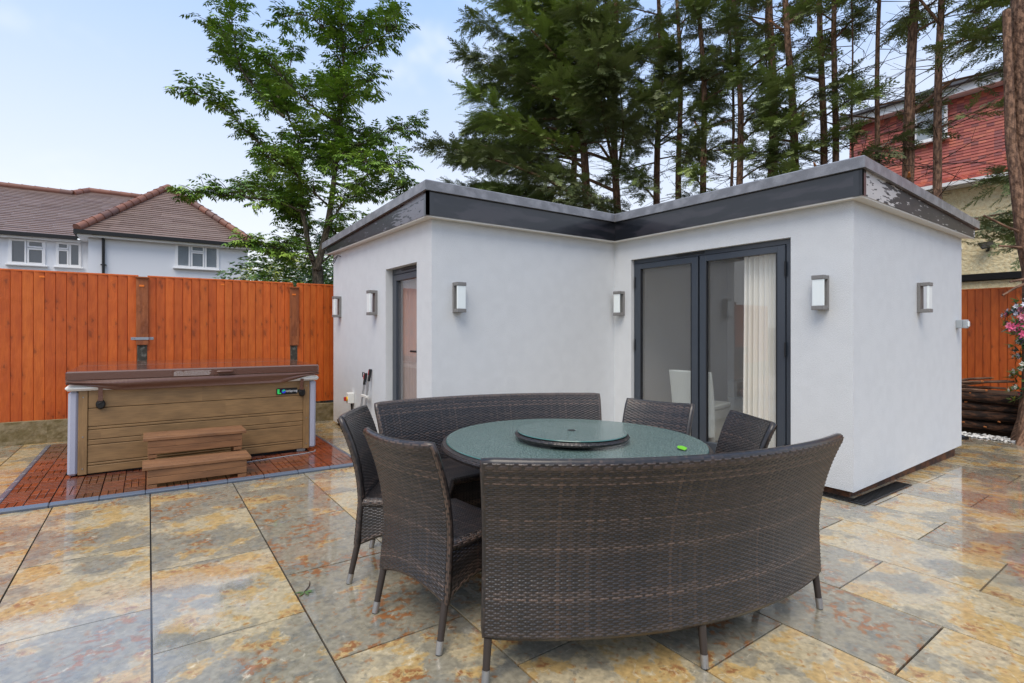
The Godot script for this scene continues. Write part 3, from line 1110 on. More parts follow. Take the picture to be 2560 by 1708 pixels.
	b.box(Vector3(xs + 0.02, 0.985, -5.009), Vector3(0.055, 1.95, 0.08), Basis(), 0.004)
	b.box(Vector3(xs + 0.02, 1.925, -5.352), Vector3(0.053, 0.07, 0.61), Basis(), 0.003)
	b.box(Vector3(xs + 0.02, 0.07, -5.352), Vector3(0.053, 0.12, 0.61), Basis(), 0.003)
	var nd := part(g, "door_leaf", b.mesh(), M.anthracite)
	part(nd, "pane", box_mesh(Vector3(0.004, 1.77, 0.606), 0.0, Vector2.ZERO, Vector3(xs + 0.025, 1.01, -5.352)), M.glass)
	b = MB.new()
	b.box(Vector3(xs - 0.03, 1.075, -5.02), Vector3(0.014, 0.20, 0.03), Basis(), 0.003)
	b.box(Vector3(xs - 0.05, 1.085, -5.08), Vector3(0.02, 0.022, 0.15), Basis(), 0.005)
	b.box(Vector3(xs - 0.035, 1.085, -5.02), Vector3(0.05, 0.022, 0.022), Basis(), 0.004)
	part(nd, "handle", b.mesh(), M.plastic_black)
	b = MB.new()
	b.box(Vector3(X4 + 0.03, -0.032, -5.352), Vector3(0.20, 0.03, 0.90), Basis(), 0.005)
	part(g, "door_sill", b.mesh(), M.anthracite)
	# drainage channel round the front corner
	var ch := thing("drain_channel", "black slotted drain channel at the garden room's front corner", "drain", Transform3D(tilt(), Vector3(X1, gy(X1, Z1), Z1)))
	b = MB.new()
	b.box(Vector3(-0.045, 0.002, -0.9), Vector3(0.13, 0.012, 2.05), Basis(), 0.002)
	b.box(Vector3(0.435, 0.0025, 0.055), Vector3(1.09, 0.012, 0.13), Basis(), 0.002)
	part(ch, "channel", b.mesh(), M.grate)
	b = MB.new()
	for i in 46:
		b.box(Vector3(-0.045, 0.0105, -1.85 + i * 0.042), Vector3(0.10, 0.005, 0.012))
	for i in 25:
		b.box(Vector3(-0.06 + i * 0.042, 0.011, 0.055), Vector3(0.012, 0.005, 0.10))
	var gr := part(ch, "grating", b.mesh(), M.plastic_black)
	gr.set_meta("kind", "stuff")
	# curtains and pale rattan pieces inside
	curtain("cream curtain drawn to the right behind the folding glass doors", Vector3(X1 + 0.20, -0.02, -2.46), Vector3(X1 + 0.22, -0.02, -2.93), 2.14, 9, 0.045, M.curtain)
	curtain("grey pink curtain drawn across the narrow glazed door", Vector3(X4 + 0.20, 0.0, -5.74), Vector3(X4 + 0.20, 0.0, -4.96), 1.98, 12, 0.018, M.curtain_grey)
	indoor_furniture()

func curtain(label: String, a: Vector3, c: Vector3, h: float, folds: int, amp: float, m: Material) -> void:
	var t := thing("curtain", label, "curtain", Transform3D(Basis(), a))
	var d := c - a
	var nn := d.cross(Vector3.UP).normalized()
	var rows := []
	var uvs := []
	var cols := folds * 8 + 1
	for i in 9:
		var row := []
		var ur := []
		var f := i / 8.0
		for j in cols:
			var s := float(j) / (cols - 1)
			var spread := 1.0 + (1.0 - f) * 0.06
			var w := sin(s * folds * TAU) * amp * (0.75 + 0.35 * sin(s * 9.0)) * (0.8 + 0.2 * f) + sin(s * folds * 2.3 * TAU + 1.0) * amp * 0.15
			row.append(d * s * spread + nn * w + Vector3(0, f * h, 0))
			ur.append(Vector2(s, f))
		rows.append(row)
		uvs.append(ur)
	var b := MB.new()
	b.shell(rows, uvs, 0.003)
	part(t, "cloth", b.mesh(), m)
	part(t, "rail", tube_mesh([Vector3(0, h + 0.02, 0) - d * 0.05, Vector3(0, h + 0.02, 0) + d * 1.1], 0.012, 0.012, 8), M.plastic_white)

func indoor_furniture() -> void:
	# a pale rattan sofa and chair seen dimly through the folding doors
	var t := thing("rattan_chair", "pale rattan chair standing indoors behind the folding glass doors", "chair", Transform3D(Basis(Vector3.UP, PI * 0.5 + 0.15), Vector3(5.55, -0.03, -3.74)))
	var rows := []
	var uvs := []
	for i in 9:
		var row := []
		var ur := []
		for j in 7:
			var s := j / 6.0 - 0.5
			var f := i / 8.0
			row.append(Vector3(s * 0.5, 0.10 + f * 0.75, -0.24 - 0.1 * f * f - 0.03 * (1.0 - 4 * s * s)))
			ur.append(Vector2(s * 0.5, f * 0.92))
		rows.append(row)
		uvs.append(ur)
	var b := MB.new()
	b.shell(rows, uvs, 0.035)
	part(t, "backrest", b.mesh(), M.weave_pale)
	part(t, "seat", box_mesh(Vector3(0.5, 0.06, 0.48), 0.015, Vector2.ZERO, Vector3(0, 0.43, 0.0)), M.weave_pale)
	for s in [-1, 1]:
		part(t, "side_panel", box_mesh(Vector3(0.03, 0.36, 0.44), 0.01, Vector2.ZERO, Vector3(0.23 * s, 0.22, 0.0)), M.weave_pale)
		for z in [-0.2, 0.2]:
			part(t, "leg", tube_mesh([Vector3(0.22 * s, 0.1, z), Vector3(0.22 * s, 0, z)], 0.018, 0.016, 8), M.weave_pale)
	var d := thing("rattan_sofa", "pale rattan sofa standing indoors along the far wall", "sofa", Transform3D(Basis(), Vector3(7.10, -0.03, -3.2)))
	part(d, "base", box_mesh(Vector3(0.75, 0.36, 1.9), 0.02, Vector2.ZERO, Vector3(0, 0.22, 0)), M.weave_pale)
	part(d, "backrest", box_mesh(Vector3(0.14, 0.5, 1.9), 0.03, Vector2.ZERO, Vector3(0.30, 0.62, 0)), M.weave_pale)
	for s in [-1, 1]:
		part(d, "arm", box_mesh(Vector3(0.75, 0.26, 0.14), 0.03, Vector2.ZERO, Vector3(0, 0.5, 0.88 * s)), M.weave_pale)
		part(d, "cushion", box_mesh(Vector3(0.56, 0.13, 0.78), 0.04, Vector2.ZERO, Vector3(-0.06, 0.46, 0.40 * s)), M.curtain_grey)
		for z in [-0.85, 0.85]:
			part(d, "foot", box_mesh(Vector3(0.05, 0.05, 0.05), 0.004, Vector2.ZERO, Vector3(0.3 * s, 0.025, z)), M.plastic_black)

# ---------------------------------------------------------------- fences
func feather_board(h: float, off: Vector2) -> ArrayMesh:
	var b := MB.new()
	b.off = off
	# 0.125 m wide, 11 mm thick at its left edge, 4 mm at its right, leaning on its neighbour
	var p := []
	var q := []
	for y in [0.0, h]:
		p.append(Vector3(0, y, 0.024))
		p.append(Vector3(0.0935, y, 0.014))
		p.append(Vector3(0.0955, y, 0.001))
		p.append(Vector3(0, y, 0.001))
		q.append(Vector3(0.0950, y, 0.002))
		q.append(Vector3(0.125, y, 0.0))
		q.append(Vector3(0.125, y, -0.003))
		q.append(Vector3(0.0950, y, -0.003))
	b.hexa(p)
	b.hexa(q)
	for i in b.uv.size():
		b.uv[i] = Vector2(b.v[i].x, b.v[i].y) + off
	return b.mesh()

func fence_panel(label: String, origin: Vector3, turn: float, n: int, h: float, with_tab: bool, group: String) -> void:
	var t := thing("boarded_fence", label, "fence", Transform3D(Basis(Vector3.UP, turn), origin), group)
	var kinds: Array = T.boards
	for i in n:
		var o := part(t, "board", kinds[rng.randi_range(0, kinds.size() - 1)], M["fence%d" % rng.randi_range(0, 2)], Transform3D(Basis(), Vector3(i * 0.1005 - 0.012, 0, rng.randf_range(-0.001, 0.001))))
		o.scale.y = h / 1.83
	part(t, "capping", box_mesh(Vector3(n * 0.1005 + 0.01, 0.022, 0.045), 0.003, Vector2.ZERO, Vector3(n * 0.05, h + 0.011, 0.002)), M.fence)
	for y in [0.25, 0.95, 1.6]:
		part(t, "rail", box_mesh(Vector3(n * 0.1005, 0.08, 0.035), 0.0, Vector2(y, 0), Vector3(n * 0.05, y, -0.02)), M.fence)
	if with_tab:
		part(t, "tab", box_mesh(Vector3(0.05, 0.022, 0.008), 0.002, Vector2.ZERO, Vector3(n * 0.0503 - 0.04, h - 0.055, 0.016)), M.fence_tab)

func build_fences() -> void:
	var kinds := []
	for k in 6: kinds.append(feather_board(1.83, Vector2(0.103 * k + 0.01, 0.31 * k)))
	T.boards = kinds
	var zf := -8.36
	var g := "orange boundary fence along the back of the patio"
	fence_panel("orange feather-edge fence panel left of the post with a metal clip", Vector3(-1.915, 0.185, zf), 0.0, 18, 1.83, true, g)
	fence_panel("orange feather-edge fence panel between the two posts behind the hot tub", Vector3(0.0, 0.185, zf), 0.0, 18, 1.83, true, g)
	fence_panel("orange feather-edge fence panel between the hot tub and the garden room", Vector3(1.88, 0.185, zf), 0.0, 10, 1.83, false, g)
	fence_panel("orange feather-edge fence panel past the left end of the tiled deck", Vector3(-3.875, 0.185, zf), 0.0, 18, 1.83, true, g)
	fence_panel("orange feather-edge fence panel at the far left end of the back fence", Vector3(-5.835, 0.185, zf), 0.0, 18, 1.83, true, g)
	var names := {-0.065: "fence post with brown timber sleeve and zinc clip left of the tub's middle", 1.825: "fence post with brown timber sleeve beside the tub's right corner", -2.01: "fence post with brown timber sleeve left of the tiled deck", -3.97: "fence post with brown timber sleeve at the far left of the back fence"}
	for x in names:
		var p := thing("fence_post", names[x], "post", Transform3D(Basis(), Vector3(x, gy(x, zf) - 0.05, zf)), "posts of the back fence")
		part(p, "concrete_post", box_mesh(Vector3(0.108, 2.0, 0.10), 0.006, Vector2.ZERO, Vector3(0, 1.0, -0.024)), M.concrete_dark)
		part(p, "timber_sleeve", box_mesh(Vector3(0.132, 0.88, 0.022), 0.003, Vector2(x, 0.3), Vector3(0, 1.66 + 0.02, 0.039)), M.fence_post)
		part(p, "post_cap", box_mesh(Vector3(0.14, 0.02, 0.15), 0.003, Vector2(0.2, 0.1), Vector3(0, 2.13, 0.0)), M.fence_post)
		part(p, "tab", box_mesh(Vector3(0.055, 0.024, 0.008), 0.002, Vector2.ZERO, Vector3(-0.005, 2.02, 0.053)), M.fence_tab)
		if absf(x + 0.065) < 0.01:
			var b := MB.new()
			b.box(Vector3(0.0, 1.325, 0.054), Vector3(0.136, 0.034, 0.004))
			b.box(Vector3(-0.094, 1.325, 0.020), Vector3(0.055, 0.034, 0.004))
			b.box(Vector3(0.094, 1.325, 0.020), Vector3(0.055, 0.034, 0.004))
			for s in [-1, 1]: b.box(Vector3(0.068 * s, 1.325, 0.037), Vector3(0.004, 0.034, 0.035))
			var cl := part(p, "clip", b.mesh(), M.zinc)
			for s in [-0.105, -0.085, 0.085, 0.105]:
				part(cl, "screw", tube_mesh([Vector3(s, 1.325, 0.021), Vector3(s, 1.325, 0.0255)], 0.004, 0.003, 6), M.plastic_black)
	var gb := [[-1.96, -0.11, "mossy concrete gravel board under the fence left of the tub"], [-0.02, 1.78, "mossy concrete gravel board under the fence behind the tub"], [1.87, 2.9, "mossy concrete gravel board beside the garden room"], [-5.88, -2.05, "long mossy concrete gravel board at the far left"]]
	for e in gb:
		var xm: float = (e[0] + e[1]) * 0.5
		var o := part(self, "gravel_board", box_mesh(Vector3(e[1] - e[0], 0.34, 0.05), 0.005), M.gravel_board, Transform3D(Basis(Vector3.BACK, atan(GX)), Vector3(xm, gy(xm, zf) + 0.105, zf + 0.035)))
		tag(o, e[2], "gravel board", "concrete boards under the back fence")
	# fence on the right boundary, beyond the garden room
	fence_panel("orange feather-edge fence panel behind the stacked logs", Vector3(11.5, 0.16, -2.98), PI * 0.5 * -1.0, 18, 1.83, false, "orange fence on the right boundary")
	fence_panel("orange feather-edge fence panel hidden mostly behind the garden room's corner", Vector3(11.5, 0.16, -4.86), PI * 0.5 * -1.0, 18, 1.83, false, "orange fence on the right boundary")
	fence_panel("orange feather-edge fence panel behind the flowered trunk", Vector3(11.5, 0.16, -1.10), PI * 0.5 * -1.0, 18, 1.83, false, "orange fence on the right boundary")

# ---------------------------------------------------------------- neighbouring houses
func roof_face(b: MB, el: Vector3, er: Vector3, rl: Vector3, rr: Vector3, courses: int, tile_w: float, pick: Callable, step := 0.022) -> void:
	# overlapping courses of tiles between an eaves line and a ridge line
	var nn := (er - el).cross(rl - el).normalized()
	b.has_col = true
	for i in courses:
		var t0 := float(i) / courses
		var t1 := float(i + 1) / courses
		var a := el.lerp(rl, t0) + nn * step
		var c := er.lerp(rr, t0) + nn * step
		var d := er.lerp(rr, t1)
		var e := el.lerp(rl, t1)
		var cnt_t := maxi(1, int((c - a).length() / tile_w))
		for k in cnt_t:
			var u0 := float(k) / cnt_t
			var u1 := float(k + 1) / cnt_t
			b.c = pick.call(i, k)
			var j := rng.randf_range(-0.2, 0.2) * step * nn
			b.quad(a.lerp(c, u0) + j, a.lerp(c, u1) + j, e.lerp(d, u1), e.lerp(d, u0))
			b.quad(a.lerp(c, u0) - nn * step, a.lerp(c, u1) - nn * step, a.lerp(c, u1) + j, a.lerp(c, u0) + j)

func ridge_run(parent: Node, a: Vector3, c: Vector3, n: int, cols: Array) -> void:
	for i in n:
		var p := a.lerp(c, float(i) / n)
		var q := a.lerp(c, (i + 1.03) / n)
		var b := MB.new()
		b.has_col = true
		b.c = cols[rng.randi_range(0, cols.size() - 1)]
		b.tube(PackedVector3Array([p, p.lerp(q, 0.12), q]), PackedFloat32Array([0.155, 0.14, 0.13]), 10)
		part(parent, "ridge_tile", b.mesh(), M.ridge)

func house_window(parent: Node, xf: Transform3D, w: float, h: float, panes: Array, glass: Material, blinds := false) -> void:
	# xf: middle of the window, +z outwards; panes are rects in 0..1
	var b := MB.new()
	b.box(Vector3(0, h * 0.5 - 0.03, 0.02), Vector3(w, 0.06, 0.07), Basis(), 0.006)
	b.box(Vector3(0, -h * 0.5 + 0.03, 0.02), Vector3(w, 0.06, 0.07), Basis(), 0.006)
	for s in [-1, 1]: b.box(Vector3(s * (w * 0.5 - 0.03), 0, 0.02), Vector3(0.06, h - 0.12, 0.07), Basis(), 0.006)
	for r in panes:
		var c := Vector3((r.position.x + r.size.x * 0.5 - 0.5) * w, (0.5 - r.position.y - r.size.y * 0.5) * h, 0.03)
		var sw: float = r.size.x * w
		var sh: float = r.size.y * h
		b.box(c + Vector3(0, sh * 0.5 - 0.025, 0), Vector3(sw, 0.05, 0.06), Basis(), 0.005)
		b.box(c - Vector3(0, sh * 0.5 - 0.025, 0), Vector3(sw, 0.05, 0.06), Basis(), 0.005)
		for s in [-1, 1]: b.box(c + Vector3(s * (sw * 0.5 - 0.025), 0, 0), Vector3(0.05, sh - 0.1, 0.06), Basis(), 0.005)
	var win := part(parent, "window", b.mesh(), M.upvc, xf)
	for r in panes:
		var c := Vector3((r.position.x + r.size.x * 0.5 - 0.5) * w, (0.5 - r.position.y - r.size.y * 0.5) * h, 0.018)
		part(win, "pane", box_mesh(Vector3(r.size.x * w - 0.09, r.size.y * h - 0.09, 0.006), 0.0, Vector2.ZERO, c), glass)
		if blinds:
			b = MB.new()
			var n := int(r.size.y * h / 0.045)
			for i in n:
				b.box(c + Vector3(0, (i + 0.5 - n * 0.5) * 0.045 * 0.9, 0.008), Vector3(r.size.x * w - 0.11, 0.026, 0.004), Basis(Vector3.RIGHT, 0.35))
			part(win, "blind", b.mesh(), M.blind)
	part(win, "sill", box_mesh(Vector3(w + 0.14, 0.05, 0.16), 0.008, Vector2.ZERO, Vector3(0, -h * 0.5 - 0.03, 0.06)), M.upvc)

func build_left_house() -> void:
	var h := thing("white_house", "white rendered house with brown hipped tile roofs behind the back fence", "house", Transform3D(Basis(), Vector3(0, -0.3, -26)))
	var o := Vector3(0, 0.3, 26.0)
	var zw := -23.25
	var b := MB.new()
	wall_box(b, -1.72, 3.31, 0, 4.9, zw + 26.0 - 4.0, zw + 26.0)
	part(h, "wall", b.mesh(), M.house_white)
	b = MB.new()
	wall_box(b, -14.0, 3.2, 0, 4.9, -4.5, 1.45)
	part(h, "wall", b.mesh(), M.house_white)
	var pick := func(_i: int, _k: int) -> Color:
		var t := rng.randf()
		return Color(0.175, 0.118, 0.098).lerp(Color(0.235, 0.165, 0.14), t)
	b = MB.new()
	# wing hip: front slope, left slope, right slope
	var el := o + Vector3(-2.0, 4.74, -22.98)
	var er := o + Vector3(3.56, 4.74, -22.98)
	var ap := o + Vector3(0.68, 7.22, -25.85)
	var bk := o + Vector3(0.68, 7.22, -29.5)
	roof_face(b, el, er, ap, ap, 26, 0.6, pick)
	roof_face(b, o + Vector3(-2.0, 4.74, -29.5), el, bk, ap, 26, 0.6, pick)
	roof_face(b, er, o + Vector3(3.56, 4.74, -29.5), ap, bk, 26, 0.6, pick)
	var rf := part(h, "roof", b.mesh(), M.roof_brown)
	var cols := [Color(0.20, 0.085, 0.058), Color(0.25, 0.105, 0.07), Color(0.16, 0.08, 0.065)]
	ridge_run(rf, el + Vector3(0, 0.06, 0), ap + Vector3(0, 0.06, 0), 13, cols)
	ridge_run(rf, er + Vector3(0, 0.06, 0), ap + Vector3(0, 0.06, 0), 13, cols)
	b = MB.new()
	var ml := o + Vector3(-14.0, 4.68, -24.3)
	roof_face(b, ml, o + Vector3(-1.0, 4.68, -24.3), o + Vector3(-14.0, 7.2, -29.3), o + Vector3(-1.0, 7.2, -29.3), 27, 0.6, pick)
	roof_face(b, o + Vector3(-2.7, 7.2, -29.3), o + Vector3(2.6, 7.2, -29.3), o + Vector3(-2.2, 7.55, -30.0), o + Vector3(2.0, 7.55, -30.0), 4, 0.6, pick)
	roof_face(b, o + Vector3(-1.0, 4.68, -24.3), o + Vector3(4.2, 4.68, -24.3), o + Vector3(-1.0, 7.2, -29.3), o + Vector3(2.2, 7.2, -29.3), 27, 0.6, pick)
	var mr := part(h, "roof", b.mesh(), M.roof_brown)
	ridge_run(mr, o + Vector3(-14.0, 7.24, -29.3), o + Vector3(-2.7, 7.24, -29.3), 28, cols)
	ridge_run(mr, o + Vector3(-2.7, 7.24, -29.3), o + Vector3(-2.2, 7.6, -30.0), 2, cols)
	ridge_run(mr, o + Vector3(-2.2, 7.6, -30.0), o + Vector3(2.0, 7.6, -30.0), 11, cols)
	# gutters, soffits, downpipe
	b = MB.new()
	wall_box(b, -2.08, 3.64, 4.92, 5.05, 3.0, 3.11)
	wall_box(b, -2.1, -2.0, 4.92, 5.05, 1.7, 3.0)
	wall_box(b, -14.0, -2.1, 4.86, 4.98, 1.68, 1.79)
	part(h, "gutter", b.mesh(), M.gutter)
	b = MB.new()
	wall_box(b, -2.0, 3.56, 4.84, 4.92, 2.70, 2.99)
	wall_box(b, -2.0, -1.72, 4.84, 4.92, 1.46, 2.70)
	wall_box(b, -14.0, -2.02, 4.78, 4.86, 1.45, 1.67)
	part(h, "soffit", b.mesh(), M.upvc)
	b = MB.new()
	b.tube(PackedVector3Array([Vector3(-1.30, 5.0, 2.98), Vector3(-1.30, 4.75, 2.83), Vector3(-1.30, 0, 2.83)]), PackedFloat32Array([0.045, 0.045, 0.045]), 8)
	for y in [3.9, 1.8]: b.box(Vector3(-1.30, y, 2.81), Vector3(0.16, 0.04, 0.06))
	part(h, "downpipe", b.mesh(), M.gutter)
	var off := Vector3(0, 0.3, 0)
	house_window(h, Transform3D(Basis(), off + Vector3(1.56, 4.12, 2.75)), 1.46, 0.90, [Rect2(0.03, 0.03, 0.30, 0.94), Rect2(0.35, 0.03, 0.30, 0.26), Rect2(0.35, 0.31, 0.30, 0.66), Rect2(0.67, 0.03, 0.30, 0.94)], M.window_dark, true)
	house_window(h, Transform3D(Basis(), off + Vector3(-3.47, 4.03, 1.45)), 0.95, 0.88, [Rect2(0.04, 0.03, 0.44, 0.94), Rect2(0.5, 0.03, 0.46, 0.28), Rect2(0.5, 0.34, 0.46, 0.63)], M.window_dark)
	house_window(h, Transform3D(Basis(), off + Vector3(-2.36, 4.03, 1.45)), 0.70, 0.88, [Rect2(0.04, 0.03, 0.46, 0.26), Rect2(0.04, 0.31, 0.46, 0.66), Rect2(0.52, 0.03, 0.44, 0.94)], M.window_dark)
	# a row of white houses' worth of wall is hidden by the fence below

func build_right_house() -> void:
	var xr := 20.0
	var h := thing("cream_house", "cream pebble-dashed house with a red tile-hung loft storey beyond the conifers", "house", Transform3D(Basis(), Vector3(xr, -0.5, -4)))
	var by := 0.5
	var b := MB.new()
	wall_box(b, 0.0, 6.0, 0, 5.75 + by, -3.6, 9.0)
	part(h, "wall", b.mesh(), M.cream_dash)
	b = MB.new()
	wall_box(b, 0.12, 6.0, 5.75 + by, 8.5 + by, -3.62, 9.0)
	part(h, "loft_storey", b.mesh(), M.roof_felt)
	var reds := [Color(0.42, 0.11, 0.085), Color(0.50, 0.14, 0.10), Color(0.56, 0.17, 0.11), Color(0.31, 0.10, 0.09), Color(0.46, 0.12, 0.09)]
	var pick := func(_i: int, _k: int) -> Color:
		var c: Color = reds[rng.randi_range(0, 4)]
		return c * rng.randf_range(0.85, 1.1)
	b = MB.new()
	roof_face(b, Vector3(-0.02, 5.98 + by, -3.7), Vector3(-0.02, 5.98 + by, 9.0), Vector3(0.10, 8.36 + by, -3.7), Vector3(0.10, 8.36 + by, 9.0), 26, 0.17, pick, 0.018)
	var tf := part(h, "tile_hanging", b.mesh(), M.tile_red)
	tf.set_meta("kind", "stuff")
	b = MB.new()
	roof_face(b, Vector3(-0.42, 5.72 + by, -3.7), Vector3(-0.42, 5.72 + by, 9.0), Vector3(-0.03, 5.98 + by, -3.7), Vector3(-0.03, 5.98 + by, 9.0), 4, 0.17, pick, 0.018)
	var ev := part(h, "eaves_tiles", b.mesh(), M.tile_red)
	ev.set_meta("kind", "stuff")
	b = MB.new()
	wall_box(b, -0.30, 0.12, 8.37 + by, 8.60 + by, -3.95, 9.0)
	part(h, "bargeboard", b.mesh(), M.upvc)
	part(h, "roof", box_mesh(Vector3(6.6, 0.09, 13.2), 0.0, Vector2.ZERO, Vector3(2.85, 8.65 + by, 2.6)), M.roof_felt)
	b = MB.new()
	wall_box(b, -0.52, -0.40, 5.60 + by, 5.71 + by, -3.7, 9.0)
	wall_box(b, -0.40, -0.002, 5.58 + by, 5.62 + by, -3.7, 9.0)
	part(h, "gutter", b.mesh(), M.upvc)
	var face := Basis(Vector3.UP, -PI * 0.5)
	house_window(h, Transform3D(face, Vector3(-0.03, 7.70 + by, -1.40)), 0.86, 0.98, [Rect2(0.04, 0.03, 0.62, 0.94), Rect2(0.67, 0.03, 0.29, 0.94)], M.blind)  # no blind here: pale opaque panes paint in the whitish reflection
	house_window(h, Transform3D(face, Vector3(-0.01, 4.30 + by, -1.15)), 0.9, 1.05, [Rect2(0.04, 0.03, 0.92, 0.94)], M.window_dark)
	# low lean-to roof against the wall
	b = MB.new()
	wall_box(b, -1.2, 0.02, 2.68 + by, 2.86 + by, -3.6, 1.0)
	part(h, "lean_to_roof", b.mesh(), M.gutter)
	b = MB.new()
	wall_box(b, -1.1, -0.02, 0.0, 2.66 + by, -3.5, 0.9)
	part(h, "lean_to_wall", b.mesh(), M.cream_dash)
	var f := thing("floodlight", "black floodlight on a bracket on the cream wall", "floodlight", Transform3D(face * Basis(Vector3.UP, 0.5), Vector3(xr - 0.02, 3.70, -4.10)))
	b = MB.new()
	b.box(Vector3(-0.03, 0.06, 0.20), Vector3(0.36, 0.25, 0.05), Basis(Vector3.RIGHT, -0.7) * Basis(Vector3.BACK, 0.25), 0.01)
	part(f, "head", b.mesh(), M.plastic_black)
	b = MB.new()
	b.box(Vector3(-0.03, 0.045, 0.222), Vector3(0.30, 0.19, 0.02), Basis(Vector3.RIGHT, -0.7) * Basis(Vector3.BACK, 0.25))
	part(f, "lens", b.mesh(), M.window_dark)
	b = MB.new()
	b.tube(PackedVector3Array([Vector3(0.05, -0.08, -0.03), Vector3(0.04, -0.06, 0.08), Vector3(0.0, 0.03, 0.18)]), PackedFloat32Array([0.05, 0.035, 0.03]), 8)
	part(f, "bracket", b.mesh(), M.plastic_black)

# ---------------------------------------------------------------- trees
func leaf_blade(b: MB, p: Vector3, d: Vector3, nrm: Vector3, l: float, w: float) -> void:
	var s := d.cross(nrm).normalized() * w * 0.5
	var mid := p + d * l * 0.42 - nrm * l * 0.02
	var n1 := d.cross(s).normalized()
	var i := b.vert(p, n1, Vector2(0.5, 0))
	b.vert(mid + s, n1, Vector2(1, 0.4))
	b.vert(p + d * l - nrm * l * 0.10, n1, Vector2(0.5, 1))
	b.vert(mid - s, n1, Vector2(0, 0.4))
	b.idx.append(i); b.idx.append(i + 1); b.idx.append(i + 2)
	b.idx.append(i); b.idx.append(i + 2); b.idx.append(i + 3)

func compound_leaf(b: MB, p: Vector3, d: Vector3, l: float, pairs: int, lw: float) -> void:
	var side := d.cross(Vector3.UP)
	if side.length() < 0.05: side = Vector3.RIGHT
	side = side.normalized()
	var up := side.cross(d).normalized()
	var q := p
	var dd := d
	for k in pairs:
		q += dd * (l / (pairs + 0.5))
		dd = (dd + Vector3(0, -0.10, 0)).normalized()
		var ll := lw * (0.8 + 0.3 * sin(PI * (k + 1.0) / (pairs + 1.0))) * rng.randf_range(0.85, 1.15)
		for s in [-1.0, 1.0]:
			var dir: Vector3 = (dd * 0.55 + side * s * 0.85 + Vector3(0, -0.28, 0) + Vector3(rng.randf_range(-0.2, 0.2), rng.randf_range(-0.2, 0.2), rng.randf_range(-0.2, 0.2))).normalized()
			leaf_blade(b, q, dir, up, ll, ll * 0.36)
	leaf_blade(b, q, (dd + Vector3(0, -0.25, 0)).normalized(), up, lw * 1.05, lw * 0.38)

func polyline(pts: Array, t: float) -> Vector3:
	var f := t * (pts.size() - 1)
	var i := mini(int(f), pts.size() - 2)
	return pts[i].lerp(pts[i + 1], f - i)

